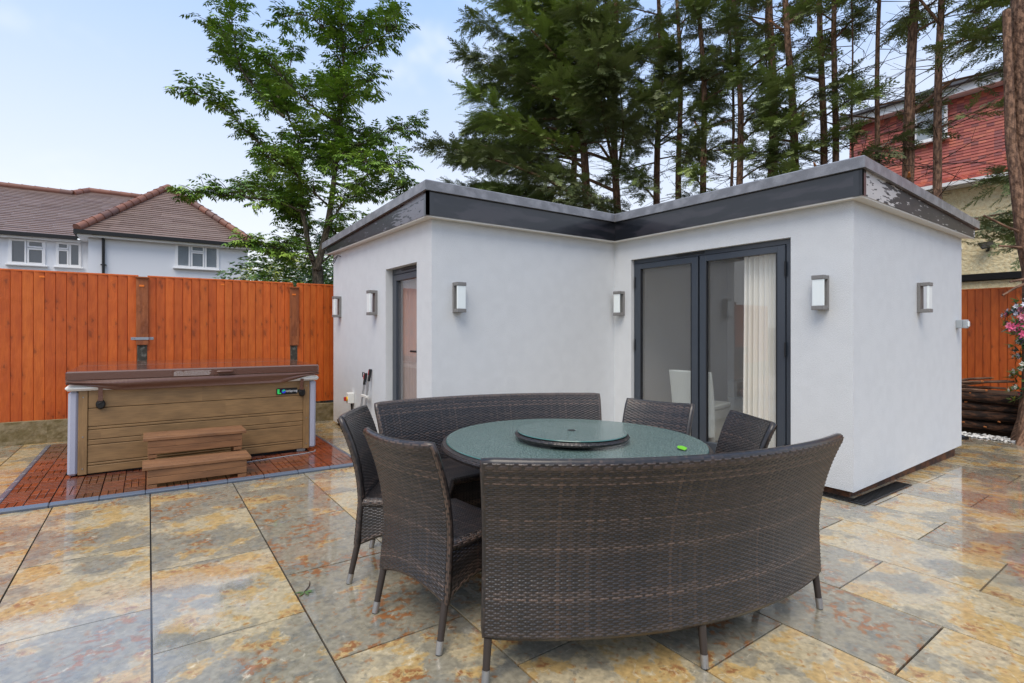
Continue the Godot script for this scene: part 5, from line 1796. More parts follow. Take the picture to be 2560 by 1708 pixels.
func build_hot_tub() -> void:
	var cx := 0.48
	var zf := -6.05
	var base := Transform3D(tilt(0.45), Vector3(cx, gy(cx, zf) + 0.0, zf))
	var t := thing("hot_tub", "brown panelled hot tub with white corner posts and folded brown cover", "hot tub", base)
	var w := 1.04
	var dep := 1.86
	var b := MB.new()
	b.box(Vector3(0, 0.04, -dep * 0.5), Vector3(2.0, 0.08, dep - 0.12))
	part(t, "base", b.mesh(), M.plastic_black)
	b = MB.new()
	b.box(Vector3(0, 0.44, -dep * 0.5), Vector3(2.02, 0.74, dep - 0.10))
	part(t, "shell", b.mesh(), M.plastic_black)
	# corner posts, rounded
	for sx in [-1.0, 1.0]:
		for z in [0.0, -dep]:
			b = MB.new()
			var pr := PackedVector2Array()
			var ox: float = sx * (w + 0.035)
			var sgz := 1.0 if z == 0.0 else -1.0
			b.box(Vector3(ox - sx * 0.035, 0.435, z - sgz * 0.045), Vector3(0.072, 0.76, 0.105), Basis(), 0.018)
			part(t, "corner_post", b.mesh(), M.tub_post)
	# front cladding: side strips, then boards divided by grooves
	for sx in [-1.0, 1.0]:
		var st := part(t, "side_strip", box_mesh(Vector3(0.066, 0.765, 0.03), 0.004, Vector2(0.3, 0.1 + sx), Vector3(sx * 0.970, 0.437, -0.005)), M.tub_panel)
		for y in [0.11, 0.40, 0.76]:
			b = MB.new()
			b.tube(PackedVector3Array([Vector3(sx * 0.970, y, 0.009), Vector3(sx * 0.970, y, 0.014)]), PackedFloat32Array([0.007, 0.005]), 8)
			part(st, "screw", b.mesh(), M.steel)
	var cuts := [0.055, 0.130, 0.155, 0.318, 0.366, 0.458, 0.486, 0.655, 0.822]
	for k in cuts.size() - 1:
		b = MB.new()
		b.off = Vector2(0.13 * k, 0.37 * k)
		var y0: float = cuts[k] + 0.002
		var y1: float = cuts[k + 1] - 0.002
		b.box(Vector3(0, (y0 + y1) * 0.5, -0.011), Vector3(1.872, y1 - y0, 0.026), Basis(), 0.0045)
		for i in b.uv.size():
			b.uv[i] = Vector2(b.v[i].y * 1.0 + 0.13 * k, b.v[i].x + 0.21 * k)
		part(t, "cladding_board", b.mesh(), M.tub_panel)
	for sx in [-1.0, 1.0]:
		part(t, "side_panel", box_mesh(Vector3(0.026, 0.765, dep - 0.2), 0.004, Vector2.ZERO, Vector3(sx * 1.045, 0.437, -dep * 0.5)), M.tub_panel)
	part(t, "back_panel", box_mesh(Vector3(1.95, 0.765, 0.026), 0.004, Vector2.ZERO, Vector3(0, 0.437, -dep + 0.01)), M.tub_panel)
	part(t, "rim", box_mesh(Vector3(2.19, 0.052, dep + 0.10), 0.02, Vector2.ZERO, Vector3(0, 0.848, -dep * 0.5)), M.tub_rim)
	# cover in two halves folded along the middle
	for k in 2:
		var zc := -0.465 - 0.945 * k + 0.045
		b = MB.new()
		b.box(Vector3(0, 0.955, zc), Vector3(2.185, 0.088, 0.94), Basis(), 0.012)
		var cv := part(t, "cover", b.mesh(), M.vinyl_wet)
		if k == 0:
			b = MB.new()
			b.box(Vector3(0, 0.913, zc + 0.470), Vector3(2.187, 0.006, 0.006), Basis(), 0.0025)
			part(cv, "piping", b.mesh(), M.vinyl)
	b = MB.new()
	b.box(Vector3(0, 0.985, -0.9225), Vector3(2.16, 0.016, 0.12), Basis(), 0.007)
	part(t, "hinge_flap", b.mesh(), M.vinyl_wet)
	# skirt hanging over the front edge, drawn up at the ends
	var rows := []
	var uvs := []
	for i in 9:
		var row := []
		var ur := []
		var f := i / 8.0
		for j in 61:
			var s := j / 60.0
			var x := (s - 0.5) * 2.17
			var e := clampf((1.085 - absf(x)) / 0.42, 0, 1)
			var low := lerpf(0.888, 0.818, smoothstep(0.0, 1.0, e))
			var y := lerpf(0.912, low, f)
			var bulge := 0.012 * sin(PI * f) + 0.010 * sin(f * 5.0 + s * 2.0) * e
			# folds gather towards the corners
			bulge += (1.0 - e) * 0.014 * sin(f * 11.0 + 2.0 + x * 5.0)
			row.append(Vector3(x, y, 0.056 + bulge + 0.004 * f))
			ur.append(Vector2(x, y))
		rows.append(row)
		uvs.append(ur)
	b = MB.new()
	b.shell(rows, uvs, 0.004)
	part(t, "cover_skirt", b.mesh(), M.vinyl)
	# straps and clips
	for e in [[-0.845, 0.0], [0.905, -0.12]]:
		var x: float = e[0]
		b = MB.new()
		b.box(Vector3(x, 0.788, 0.055), Vector3(0.034, 0.12, 0.005), Basis(Vector3.BACK, e[1]), 0.001)
		b.box(Vector3(x - e[1] * 0.05, 0.738, 0.058), Vector3(0.036, 0.03, 0.006), Basis(Vector3.BACK, e[1]), 0.002)
		var st := part(t, "strap", b.mesh(), M.vinyl)
		b = MB.new()
		b.lathe(PackedVector2Array([Vector2(0.0, -0.012), Vector2(0.034, -0.012), Vector2(0.036, 0.0), Vector2(0.028, 0.010), Vector2(0.0, 0.012)]), 16, Transform3D(Basis(Vector3.RIGHT, PI * 0.5) * Basis().scaled(Vector3(1, 1, 1.3)), Vector3(x - e[1] * 0.1, 0.69, 0.024)))
		b.box(Vector3(x - e[1] * 0.1, 0.705, 0.036), Vector3(0.04, 0.014, 0.012), Basis(Vector3.BACK, 0.5), 0.003)
		part(st, "clip", b.mesh(), M.plastic_black)
	# badge; the glow of its lit parts is painted as bright colour, nothing emits
	b = MB.new()
	b.box(Vector3(0.762, 0.712, 0.008), Vector3(0.215, 0.068, 0.010), Basis(), 0.004)
	b.box(Vector3(0.878, 0.708, 0.008), Vector3(0.03, 0.028, 0.008), Basis(), 0.003)
	var bd := part(t, "badge", b.mesh(), M.plastic_black)
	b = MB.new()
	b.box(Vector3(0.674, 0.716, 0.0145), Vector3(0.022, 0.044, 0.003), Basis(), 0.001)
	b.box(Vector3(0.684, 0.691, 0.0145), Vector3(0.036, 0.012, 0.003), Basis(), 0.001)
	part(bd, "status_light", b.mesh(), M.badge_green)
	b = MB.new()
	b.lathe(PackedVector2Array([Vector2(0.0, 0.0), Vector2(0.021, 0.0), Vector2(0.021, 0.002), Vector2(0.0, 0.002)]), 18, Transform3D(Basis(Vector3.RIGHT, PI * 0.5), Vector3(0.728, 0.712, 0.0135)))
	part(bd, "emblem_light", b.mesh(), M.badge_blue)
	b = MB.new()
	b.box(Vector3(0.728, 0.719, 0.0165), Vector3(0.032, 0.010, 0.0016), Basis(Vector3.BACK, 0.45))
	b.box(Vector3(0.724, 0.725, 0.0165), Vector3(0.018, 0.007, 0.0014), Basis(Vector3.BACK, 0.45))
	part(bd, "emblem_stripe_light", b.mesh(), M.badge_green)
	letters(bd, "HotSpring", Vector3(0.804, 0.713, 0.0135), 0.030, M.badge_white)
	# warning panel and handle on the cover's front
	b = MB.new()
	b.box(Vector3(-0.135, 0.953, 0.0505), Vector3(0.33, 0.064, 0.003), Basis(), 0.001)
	var wp := part(t, "warning_panel", b.mesh(), M.vinyl)
	letters(wp, "WARNING", Vector3(-0.245, 0.973, 0.0525), 0.012, M.print_pale)
	b = MB.new()
	var rr := RandomNumberGenerator.new()
	rr.seed = 3
	for ln in 6:
		var x := -0.285
		while x < 0.015:
			var l := rr.randf_range(0.008, 0.03)
			if not (ln == 0 and x < -0.2): b.box(Vector3(x + l * 0.5, 0.973 - ln * 0.0085, 0.0525), Vector3(l, 0.0035, 0.0006))
			x += l + 0.004
	part(wp, "small_print", b.mesh(), M.print_pale)
	b = MB.new()
	b.box(Vector3(0.155, 0.953, 0.0515), Vector3(0.20, 0.056, 0.005), Basis(), 0.002)
	b.tube(PackedVector3Array([Vector3(0.085, 0.955, 0.055), Vector3(0.11, 0.957, 0.073), Vector3(0.20, 0.957, 0.073), Vector3(0.225, 0.955, 0.055)]), PackedFloat32Array([0.012, 0.014, 0.014, 0.012]), 8)
	part(t, "cover_handle", b.mesh(), M.vinyl)
	# rating plate on the black base, low right
	part(t, "rating_plate", box_mesh(Vector3(0.09, 0.035, 0.003), 0.0, Vector2.ZERO, Vector3(0.93, 0.036, -0.055)), M.plastic_white)
	# cable lying along the base
	var c := thing("cable", "thin pale cable lying on the deck along the hot tub's base", "cable", on_ground(0.95, -5.95, 0.0, 0.032))
	part(c, "wire", tube_mesh([Vector3(-0.35, 0.004, 0.20), Vector3(-0.1, 0.004, 0.12), Vector3(0.2, 0.004, 0.07), Vector3(0.45, 0.004, 0.03), Vector3(0.58, 0.004, -0.03), Vector3(0.6, 0.006, -0.09)], 0.0045, 0.0045, 6), M.plastic_grey)

func letters(parent: Node, s: String, at: Vector3, size: float, m: Material) -> void:
	var tm := TextMesh.new()
	tm.text = s
	var f := SystemFont.new()
	f.font_names = PackedStringArray(["Droid Sans"])
	tm.font = f
	tm.font_size = 32
	tm.pixel_size = size / 32.0
	tm.depth = 0.0012
	tm.curve_step = 2.0
	part(parent, "lettering", tm, m, Transform3D(Basis(), at))

func build_tub_steps() -> void:
	var t := thing("tub_steps", "two-tread brown composite steps in front of the hot tub", "steps", on_ground(0.365, -5.27, 0.0, 0.026))
	for lv in 2:
		var z := -0.0 - 0.315 * lv
		var y := 0.172 + 0.192 * lv
		var dep := 0.315 if lv == 0 else 0.34
		# tread of four ribbed planks
		for k in 4:
			var b := MB.new()
			b.box(Vector3(0, y, z + 0.012 - (k + 0.5) * dep / 4.0), Vector3(0.822, 0.028, dep / 4.0 - 0.003), Basis(), 0.003)
			for i in 3:
				b.box(Vector3(0, y + 0.0142, z + 0.012 - (k + 0.2 + 0.3 * i) * dep / 4.0), Vector3(0.815, 0.0022, 0.008), Basis(), 0.0008)
			for i in b.uv.size(): b.uv[i] = Vector2(b.v[i].z, b.v[i].x + 0.2 * k)
			part(t, "tread_plank", b.mesh(), M.step)
		for k in 2:
			var b := MB.new()
			var yy := y - 0.016 - 0.030 - k * 0.060
			b.box(Vector3(0, yy, z - 0.012), Vector3(0.752, 0.058, 0.022), Basis(), 0.0025)
			for i in b.uv.size(): b.uv[i] = Vector2(b.v[i].y, b.v[i].x + 0.3 * k + lv)
			part(t, "riser_board", b.mesh(), M.step)
		for s in [-1.0, 1.0]:
			var b := MB.new()
			var low := 0.0
			b.box(Vector3(s * 0.342, (y - 0.016 + low) * 0.5, z - dep * 0.5 - 0.025), Vector3(0.045, y - 0.016 - low, dep - 0.03), Basis(), 0.003)
			part(t, "side_support", b.mesh(), M.step)
			part(t, "foot_block", box_mesh(Vector3(0.07, 0.03, 0.03), 0.002, Vector2.ZERO, Vector3(s * 0.34, 0.015 + 0.192 * lv, z - 0.018)), M.step)

# ---------------------------------------------------------------- rattan dining set
func rattan_leg(parent: Node, a: Vector3, c: Vector3) -> void:
	var leg := part(parent, "leg", tube_mesh([a, a.lerp(c, 0.5), a.lerp(c, 0.86)], 0.0175, 0.0145, 10), M.leg_wrap)
	var k := a.lerp(c, 0.80)
	var d := (c - a).normalized()
	var kk := c - d * 0.056
	part(leg, "foot_cap", tube_mesh([kk, c - d * 0.004], 0.0165, 0.0155, 12), M.steel)
	part(leg, "foot_pad", tube_mesh([c - d * 0.005, c], 0.0135, 0.0135, 10), M.plastic_black)

func sheet(parent: Node, called: String, f: Callable, nu: int, nv: int, th: float, su: float, sv: float, m: Material, uo := Vector2.ZERO, relief := []) -> void:
	var rows := []
	var uvs := []
	for i in nv + 1:
		var row := []
		var ur := []
		for j in nu + 1:
			var u := float(j) / nu
			var v := float(i) / nv
			row.append(f.call(u, v))
			ur.append(Vector2(u * su, v * sv) + uo)
		rows.append(row)
		uvs.append(ur)
	var b := MB.new()
	b.shell(rows, uvs, th)
	for side in relief:
		# woven strands as real relief: flat strands over and under round stakes
		var cu := int(su / 0.023 * 4.0)
		var cv := int(sv / 0.0092 * 4.0)
		var rr := []
		var ru := []
		var du := 0.002
		for i in cv + 1:
			var r1 := []
			var r2 := []
			var v := float(i) / cv
			for j in cu + 1:
				var u := float(j) / cu
				var p: Vector3 = f.call(u, v)
				var a: Vector3 = f.call(u, v + du) - f.call(u, v - du)
				var c: Vector3 = f.call(u + du, v) - f.call(u - du, v)
				var nn := c.cross(a).normalized()
				var t := Vector2(u * su, v * sv) + uo
				r1.append(p + nn * side * (th * 0.5 - 0.0005 + 0.0042 * weave_height(t)))
				r2.append(t)
			rr.append(r1)
			ru.append(r2)
		b.grid(rr, ru, side < 0)
	part(parent, called, b.mesh(), M.weave_relief if relief.size() > 0 else m)

func weave_height(t: Vector2) -> float:
	var rx := t.x / 0.023
	var ry := t.y / 0.0092
	var row := floorf(ry)
	var fy := ry - row
	var strand := sqrt(maxf(0.0, 1.0 - pow((fy - 0.5) * 2.3, 2)))
	var over := 0.5 + 0.5 * cos(PI * (rx + fposmod(row, 2.0)))
	var fx := rx + 0.5 - floorf(rx + 0.5)
	var stake := sqrt(maxf(0.0, 1.0 - pow((fx - 0.5) * 3.6, 2)))
	return maxf(strand * (0.25 + 0.75 * smoothstep(0.12, 0.62, over)), stake * 0.62)

func dining_chair(label: String, xf: Transform3D) -> Node3D:
	var t := thing("dining_chair", label, "chair", xf, "dark brown rattan dining chairs")
	var hw := 0.232
	# the sitter looks towards +z; origin on the ground under the seat
	var back := func(u: float, v: float) -> Vector3:
		var s := u - 0.5
		var y := lerpf(0.205 + 0.05 * (1.0 - 4 * s * s), 0.872, v)
		var k := clampf((y - 0.42) / 0.45, 0, 1)
		var low := clampf((0.42 - y) / 0.25, 0, 1)
		return Vector3(s * 2 * (hw + 0.012 * k + 0.008 * low), y + 0.012 * (4 * s * s) * v, -0.205 - 0.115 * k * k - 0.018 * low - 0.035 * (1.0 - 4 * s * s) * (0.35 + 0.65 * k))
	sheet(t, "backrest", back, 14, 20, 0.034, 0.46, 0.68, M.weave, Vector2(0.023 * rng.randi_range(0, 40), 0.0184 * rng.randi_range(0, 40)), [1.0, -1.0])
	var seat := func(u: float, v: float) -> Vector3:
		return Vector3((u - 0.5) * 2 * (hw - 0.004), 0.432 - 0.016 * pow(v, 6) - 0.01 * sin(PI * u), lerpf(-0.19, 0.235, v))
	sheet(t, "seat", seat, 10, 12, 0.05, 0.46, 0.44, M.weave, Vector2(0.2, 0.37))
	var front := func(u: float, v: float) -> Vector3:
		var s := u - 0.5
		return Vector3(s * 2 * hw, lerpf(0.235 + 0.05 * (1.0 - 4 * s * s), 0.425, v), 0.222)
	sheet(t, "front_apron", front, 10, 6, 0.026, 0.46, 0.2, M.weave)
	for sx in [-1.0, 1.0]:
		var side := func(u: float, v: float) -> Vector3:
			var s := u - 0.5
			return Vector3(sx * (hw - 0.008), lerpf(0.215 + 0.06 * (1.0 - 4 * s * s), 0.425, v), lerpf(-0.20, 0.215, u))
		sheet(t, "side_apron", side, 10, 6, 0.026, 0.42, 0.2, M.weave, Vector2(0.115, 0.046), [-sx])
		rattan_leg(t, Vector3(sx * (hw - 0.006), 0.26, -0.212), Vector3(sx * (hw + 0.006), 0.0, -0.262))
		rattan_leg(t, Vector3(sx * (hw - 0.008), 0.26, 0.215), Vector3(sx * (hw - 0.002), 0.0, 0.228))
	return t

func curved_bench(label: String, xf: Transform3D, side_seen: float) -> Node3D:
	var t := thing("curved_bench", label, "bench", xf, "curved rattan benches")
	var R := 2.06
	var ph := deg_to_rad(24.9)
	# origin on the ground under the middle of the back; the sitter looks towards +z
	var at := func(a: float, r: float, y: float) -> Vector3: return Vector3(r * sin(a), y, R - r * cos(a))
	var back := func(u: float, v: float) -> Vector3:
		var a := (u - 0.5) * 2.0 * ph
		var y := lerpf(0.185, 0.872, v)
		var k := clampf((y - 0.40) / 0.46, 0, 1)
		var low := clampf((0.40 - y) / 0.25, 0, 1)
		return at.call(-a, R + 0.004 + 0.105 * k * k + 0.010 * low, y)
	sheet(t, "backrest", back, 48, 24, 0.036, 1.80, 0.70, M.weave, Vector2(0.0, 0.1), [side_seen])
	var seat := func(u: float, v: float) -> Vector3:
		var a := (u - 0.5) * 2.0 * ph
		return at.call(-a, lerpf(R - 0.02, R - 0.45, v), 0.432 - 0.014 * pow(v, 6))
	sheet(t, "seat", seat, 40, 10, 0.05, 1.6, 0.44, M.weave, Vector2(0.2, 0.2))
	var front := func(u: float, v: float) -> Vector3:
		var a := (u - 0.5) * 2.0 * ph
		return at.call(-a, R - 0.43, lerpf(0.205, 0.425, v))
	sheet(t, "front_apron", front, 40, 6, 0.026, 1.4, 0.22, M.weave)
	for s in [-1.0, 1.0]:
		var side := func(u: float, v: float) -> Vector3:
			var q := u - 0.5
			return at.call(s * ph * 0.992, lerpf(R - 0.01, R - 0.425, u), lerpf(0.195 + 0.05 * (1.0 - 4 * q * q), 0.425, v))
		sheet(t, "side_apron", side, 10, 6, 0.026, 0.42, 0.2, M.weave)
	for a in [-ph * 0.985, 0.0, ph * 0.985]:
		rattan_leg(t, at.call(a, R - 0.0, 0.24), at.call(a * 1.01, R + 0.028, 0.0))
		rattan_leg(t, at.call(a, R - 0.42, 0.24), at.call(a, R - 0.44, 0.0))
	return t

func build_dining_set() -> void:
	var tx := 2.03
	var tz := -2.235
	var t := thing("round_table", "round rattan table with a rain-wet green glass top", "table", on_ground(tx, tz))
	var b := MB.new()
	# woven rim
	b.lathe(PackedVector2Array([Vector2(0.70, 0.700), Vector2(0.745, 0.692), Vector2(0.768, 0.702), Vector2(0.776, 0.718), Vector2(0.768, 0.734), Vector2(0.752, 0.740), Vector2(0.70, 0.7385), Vector2(0.0, 0.7385)]), 96, Transform3D(), 0.75)
	b.lathe(PackedVector2Array([Vector2(0.0, 0.700), Vector2(0.70, 0.700)]), 48)
	part(t, "rim", b.mesh(), M.weave)
	b = MB.new()
	b.lathe(PackedVector2Array([Vector2(0.0, 0.740), Vector2(0.744, 0.740), Vector2(0.748, 0.743), Vector2(0.745, 0.748)]), 96)
	part(t, "glass_edge", b.mesh(), M.glass_edge)
	part(t, "glass_top", disc_mesh(0.7455, 0.748, 96), M.table_glass)
	for k in 4:
		var a := TAU * (k + 0.5) / 4.0
		var f := func(u: float, v: float) -> Vector3:
			var an := a + (u - 0.5) * 1.0
			var r := lerpf(0.40, 0.34, sin(PI * v)) 
			return Vector3(cos(an) * r, v * 0.70 + 0.01, sin(an) * r)
		sheet(t, "pedestal_panel", f, 10, 10, 0.03, 0.36, 0.7, M.weave)
	var s := thing("turntable", "round rattan-rimmed glass turntable in the middle of the table", "turntable", on_ground(2.012, -2.222, 0.0, 0.7485))
	b = MB.new()
	b.lathe(PackedVector2Array([Vector2(0.0, 0.0), Vector2(0.12, 0.0), Vector2(0.12, 0.012), Vector2(0.29, 0.012), Vector2(0.322, 0.018), Vector2(0.332, 0.030), Vector2(0.324, 0.042), Vector2(0.30, 0.0445), Vector2(0.0, 0.0445)]), 64, Transform3D(), 0.33)
	part(s, "rim", b.mesh(), M.weave)
	b = MB.new()
	b.lathe(PackedVector2Array([Vector2(0.0, 0.0455), Vector2(0.314, 0.0455), Vector2(0.318, 0.049), Vector2(0.315, 0.053)]), 64)
	part(s, "glass_edge", b.mesh(), M.glass_edge)
	part(s, "glass_top", disc_mesh(0.3155, 0.053, 64), M.table_glass)
	b = MB.new()
	b.lathe(PackedVector2Array([Vector2(0.024, 0.053), Vector2(0.024, 0.0545), Vector2(0.016, 0.0545), Vector2(0.016, 0.0532), Vector2(0.0, 0.0532)]), 20)
	part(s, "centre_cap", b.mesh(), M.plastic_black)
	# benches: near one with its back to the viewer, far one against the garden room
	curved_bench("curved dark rattan bench with its back to the open patio", on_ground(1.851, -1.260, PI + deg_to_rad(-15.6)), 1.0)
	curved_bench("curved dark rattan bench on the garden room side of the table", on_ground(2.160, -3.290, deg_to_rad(-9.7)), -1.0)
	# chairs; turn 0 looks towards +z
	dining_chair("rattan dining chair beside the open-patio bench, on the hot tub side", chair_at(Vector2(0.892, -2.375), Vector2(0.990, -1.933)))
	dining_chair("rattan dining chair on the hot tub side, nearer the garden room door", chair_at(Vector2(1.140, -3.130), Vector2(0.889, -2.762)))
	dining_chair("rattan dining chair between table and folding doors, facing the hot tub", chair_at(Vector2(2.995, -2.150), Vector2(2.880, -2.585)))
	dining_chair("rattan dining chair near the drain corner, turned to the table", chair_at(Vector2(2.700, -1.470), Vector2(2.945, -1.835)))

func chair_at(lb: Vector2, rb: Vector2) -> Transform3D:
	# from the places of its two back feet, given so that the chair looks to the left of the line lb -> rb seen from above
	var d := (rb - lb).normalized()
	var m := (lb + rb) * 0.5
	var fwd := Vector2(d.y, -d.x)
	var toward := Vector2(2.03, -2.23) - m
	if fwd.dot(toward) < 0: fwd = -fwd
	var o := m + fwd * 0.262
	return on_ground(o.x, o.y, atan2(fwd.x, fwd.y))

func disc_mesh(r: float, y: float, seg: int) -> ArrayMesh:
	var b := MB.new()
	var c := b.vert(Vector3(0, y, 0), Vector3.UP, Vector2.ZERO)
	for k in seg + 1:
		var a := TAU * k / seg
		b.vert(Vector3(cos(a) * r, y, sin(a) * r), Vector3.UP, Vector2(cos(a) * r, sin(a) * r))
	for k in seg:
		b.idx.append(c); b.idx.append(c + k + 1); b.idx.append(c + k + 2)
	return b.mesh()

# ---------------------------------------------------------------- lamps and small things
func wall_lamp(label: String, at: Vector3, turn: float, flip: float) -> void:
	# at: wall point at the lamp's middle; local +z leaves the wall. flip = side where the back plate shows open
	var t := thing("wall_lamp", label, "lamp", Transform3D(Basis(Vector3.UP, turn), at), "box-shaped wall lamps on the garden room")
	part(t, "back_plate", box_mesh(Vector3(0.105, 0.305, 0.028), 0.003, Vector2.ZERO, Vector3(0, 0, 0.014)), M.lamp_grey)
	for s in [-1.0, 1.0]:
		part(t, "arm", box_mesh(Vector3(0.105, 0.036, 0.078), 0.003, Vector2.ZERO, Vector3(0, s * 0.1345, 0.067)), M.lamp_grey)
	part(t, "diffuser", box_mesh(Vector3(0.096, 0.233, 0.020), 0.003, Vector2.ZERO, Vector3(0, 0, 0.090)), M.opal)
	var b := MB.new()
	b.tube(PackedVector3Array([Vector3(0.0525, -0.128, 0.03), Vector3(0.057, -0.128, 0.03)]), PackedFloat32Array([0.004, 0.003]), 6)
	part(t, "screw", b.mesh(), M.steel)

func build_wall_lamps() -> void:
	var y := 1.648
	wall_lamp("grey box wall lamp by the garden room's far left corner", Vector3(X4, y, -7.53), -PI * 0.5, 1)
	wall_lamp("grey box wall lamp left of the narrow glazed door", Vector3(X4, y, -6.095), -PI * 0.5, 1)
	wall_lamp("grey box wall lamp on the windowless wall right of the narrow door", Vector3(2.572, y, Z3), 0.0, -1)
	wall_lamp("grey box wall lamp in the inner corner left of the folding doors", Vector3(X1, y, -4.452), -PI * 0.5, 1)
	wall_lamp("grey box wall lamp right of the folding doors", Vector3(X1, y, -2.086), -PI * 0.5, 1)
	wall_lamp("grey box wall lamp on the end wall facing the right-hand paving", Vector3(6.46, y, Z1), 0.0, -1)

func build_small_things() -> void:
	var side := Basis(Vector3.UP, -PI * 0.5)
	# isolator switch
	var t := thing("isolator_switch", "white isolator box with red and yellow rotary switch on the side wall", "switch", Transform3D(side, Vector3(X4, 0.385, -6.95)))
	part(t, "housing", box_mesh(Vector3(0.10, 0.145, 0.085), 0.008, Vector2.ZERO, Vector3(0, 0, 0.0425)), M.plastic_white)
	var b := MB.new()
	b.lathe(PackedVector2Array([Vector2(0.0, 0.0), Vector2(0.032, 0.0), Vector2(0.032, 0.014), Vector2(0.0, 0.014)]), 20, Transform3D(Basis(Vector3.RIGHT, PI * 0.5), Vector3(0, -0.01, 0.085)))
	part(t, "dial_ring", b.mesh(), M.yellow)
	b = MB.new()
	b.box(Vector3(0, -0.01, 0.114), Vector3(0.018, 0.055, 0.032), Basis(Vector3.BACK, 0.25), 0.004)
	part(t, "knob", b.mesh(), M.red)
	part(t, "cable", tube_mesh([Vector3(0.015, -0.07, 0.03), Vector3(0.012, -0.2, 0.022), Vector3(0.0, -0.32, 0.018), Vector3(-0.02, -0.48, 0.03)], 0.013, 0.008, 8), M.plastic_black)
	# telescopic loppers leaning on the wall
	var lp := thing("loppers", "telescopic loppers with red and black grips leaning on the side wall", "loppers", Transform3D(Basis(Vector3.UP, -PI * 0.5), Vector3(X4 - 0.11, gy(X4 - 0.11, -6.32), -6.32)))
	for k in 2:
		var top := 0.93 if k == 1 else 0.87
		var a := Vector3(-0.075 + 0.15 * k, 0.25, 0.0)
		var c := Vector3(-0.085 + 0.17 * k, top - 0.15, -0.07)
		part(lp, "handle_tube", tube_mesh([a, c], 0.011, 0.011, 10), M.steel)
		var g := c + (c - a).normalized() * 0.15
		part(lp, "grip", tube_mesh([c, c.lerp(g, 0.5), g], 0.016, 0.019, 10), M.plastic_black)
		part(lp, "grip_inlay", tube_mesh([c.lerp(g, 0.5) + Vector3(-0.006, 0, 0.011), c.lerp(g, 0.95) + Vector3(-0.006, 0, 0.011)], 0.012, 0.011, 8), M.red)
		part(lp, "blade", tube_mesh([Vector3(0.03 - 0.06 * k, 0.0, 0.02), Vector3(-0.03 + 0.06 * k, 0.14, 0.01), a], 0.008, 0.012, 8), M.steel)
	part(lp, "collar", box_mesh(Vector3(0.20, 0.032, 0.03), 0.004, Vector2.ZERO, Vector3(0.0, 0.585, -0.045)), M.plastic_white)
	b = MB.new()
	b.box(Vector3(-0.155, 0.845, -0.075), Vector3(0.008, 0.06, 0.012), Basis(), 0.002)
	b.box(Vector3(-0.125, 0.873, -0.075), Vector3(0.06, 0.008, 0.012), Basis(), 0.002)
	b.box(Vector3(-0.125, 0.817, -0.075), Vector3(0.06, 0.008, 0.012), Basis(), 0.002)
	part(lp, "hanging_loop", b.mesh(), M.plastic_black)
	# loose wire loop high on the side wall
	var wl := thing("wire_loop", "short loose grey wire loop sticking out under the soffit", "wire", Transform3D(side, Vector3(X4, 2.385, -7.50)))
	part(wl, "wire", tube_mesh([Vector3(0.0, 0.0, 0.0), Vector3(-0.03, 0.01, 0.04), Vector3(-0.10, -0.03, 0.07), Vector3(-0.20, -0.08, 0.06), Vector3(-0.22, -0.09, 0.05), Vector3(-0.15, -0.075, 0.05), Vector3(-0.08, -0.03, 0.05), Vector3(-0.06, 0.0, 0.03)], 0.006, 0.006, 6), M.plastic_black)
	# sensor box on the end wall
	var sb := thing("sensor_box", "small grey sensor box near the end wall's far corner", "sensor", Transform3D(Basis(), Vector3(7.74, 1.385, Z1)))
	part(sb, "back_box", box_mesh(Vector3(0.09, 0.098, 0.06), 0.006, Vector2.ZERO, Vector3(0, 0, 0.03)), M.plastic_grey)
	part(sb, "cover", box_mesh(Vector3(0.094, 0.10, 0.04), 0.008, Vector2.ZERO, Vector3(0, 0, 0.081)), M.plastic_grey)
	part(sb, "lens", box_mesh(Vector3(0.06, 0.06, 0.012), 0.004, Vector2.ZERO, Vector3(0, 0, 0.107)), M.opal)
	# leaves blown onto table and paving
	var lf := thing("fallen_leaf", "single bright green leaf lying on the wet glass table", "leaf", on_ground(2.335, -1.70, 0.9, 0.7495))
	b = MB.new()
	b.has_col = true
	b.c = Color(0.16, 0.52, 0.02)
	var rows := []
	var uvs := []
	for i in 5:
		var r := []
		var u := []
		for j in 5:
			var a := (j / 4.0 - 0.5)
			var f := i / 4.0
			r.append(Vector3((f - 0.5) * 0.085, 0.004 + 0.006 * absf(a) + 0.004 * f, a * 0.05 * sin(PI * (0.08 + f * 0.84))))
			u.append(Vector2(f, a))
		rows.append(r)
		uvs.append(u)
	b.shell(rows, uvs, 0.0015)
	part(lf, "blade", b.mesh(), M.petal)
	var sp := thing("fallen_sprig", "small green leaf sprig lying on the wet paving", "leaf", on_ground(0.66, -2.78, 0.4, 0.001))
	b = MB.new()
	b.has_col = true
	b.c = Color(0.10, 0.17, 0.05)
	for e in [Vector3(-1, 0.1, 0.4), Vector3(-0.7, 0.1, -0.5), Vector3(0.8, 0.1, 0.5), Vector3(0.4, 0.1, 0.8), Vector3(-0.2, 0.1, 0.9)]:
		leaf_blade(b, Vector3(0, 0.004, 0), e.normalized(), Vector3.UP, 0.055, 0.015)
	part(sp, "leaves", b.mesh(), M.petal)
	part(sp, "stalk", tube_mesh([Vector3(0, 0.004, 0), Vector3(0.05, 0.005, -0.03), Vector3(0.085, 0.006, -0.07)], 0.003, 0.002, 5), M.twig)

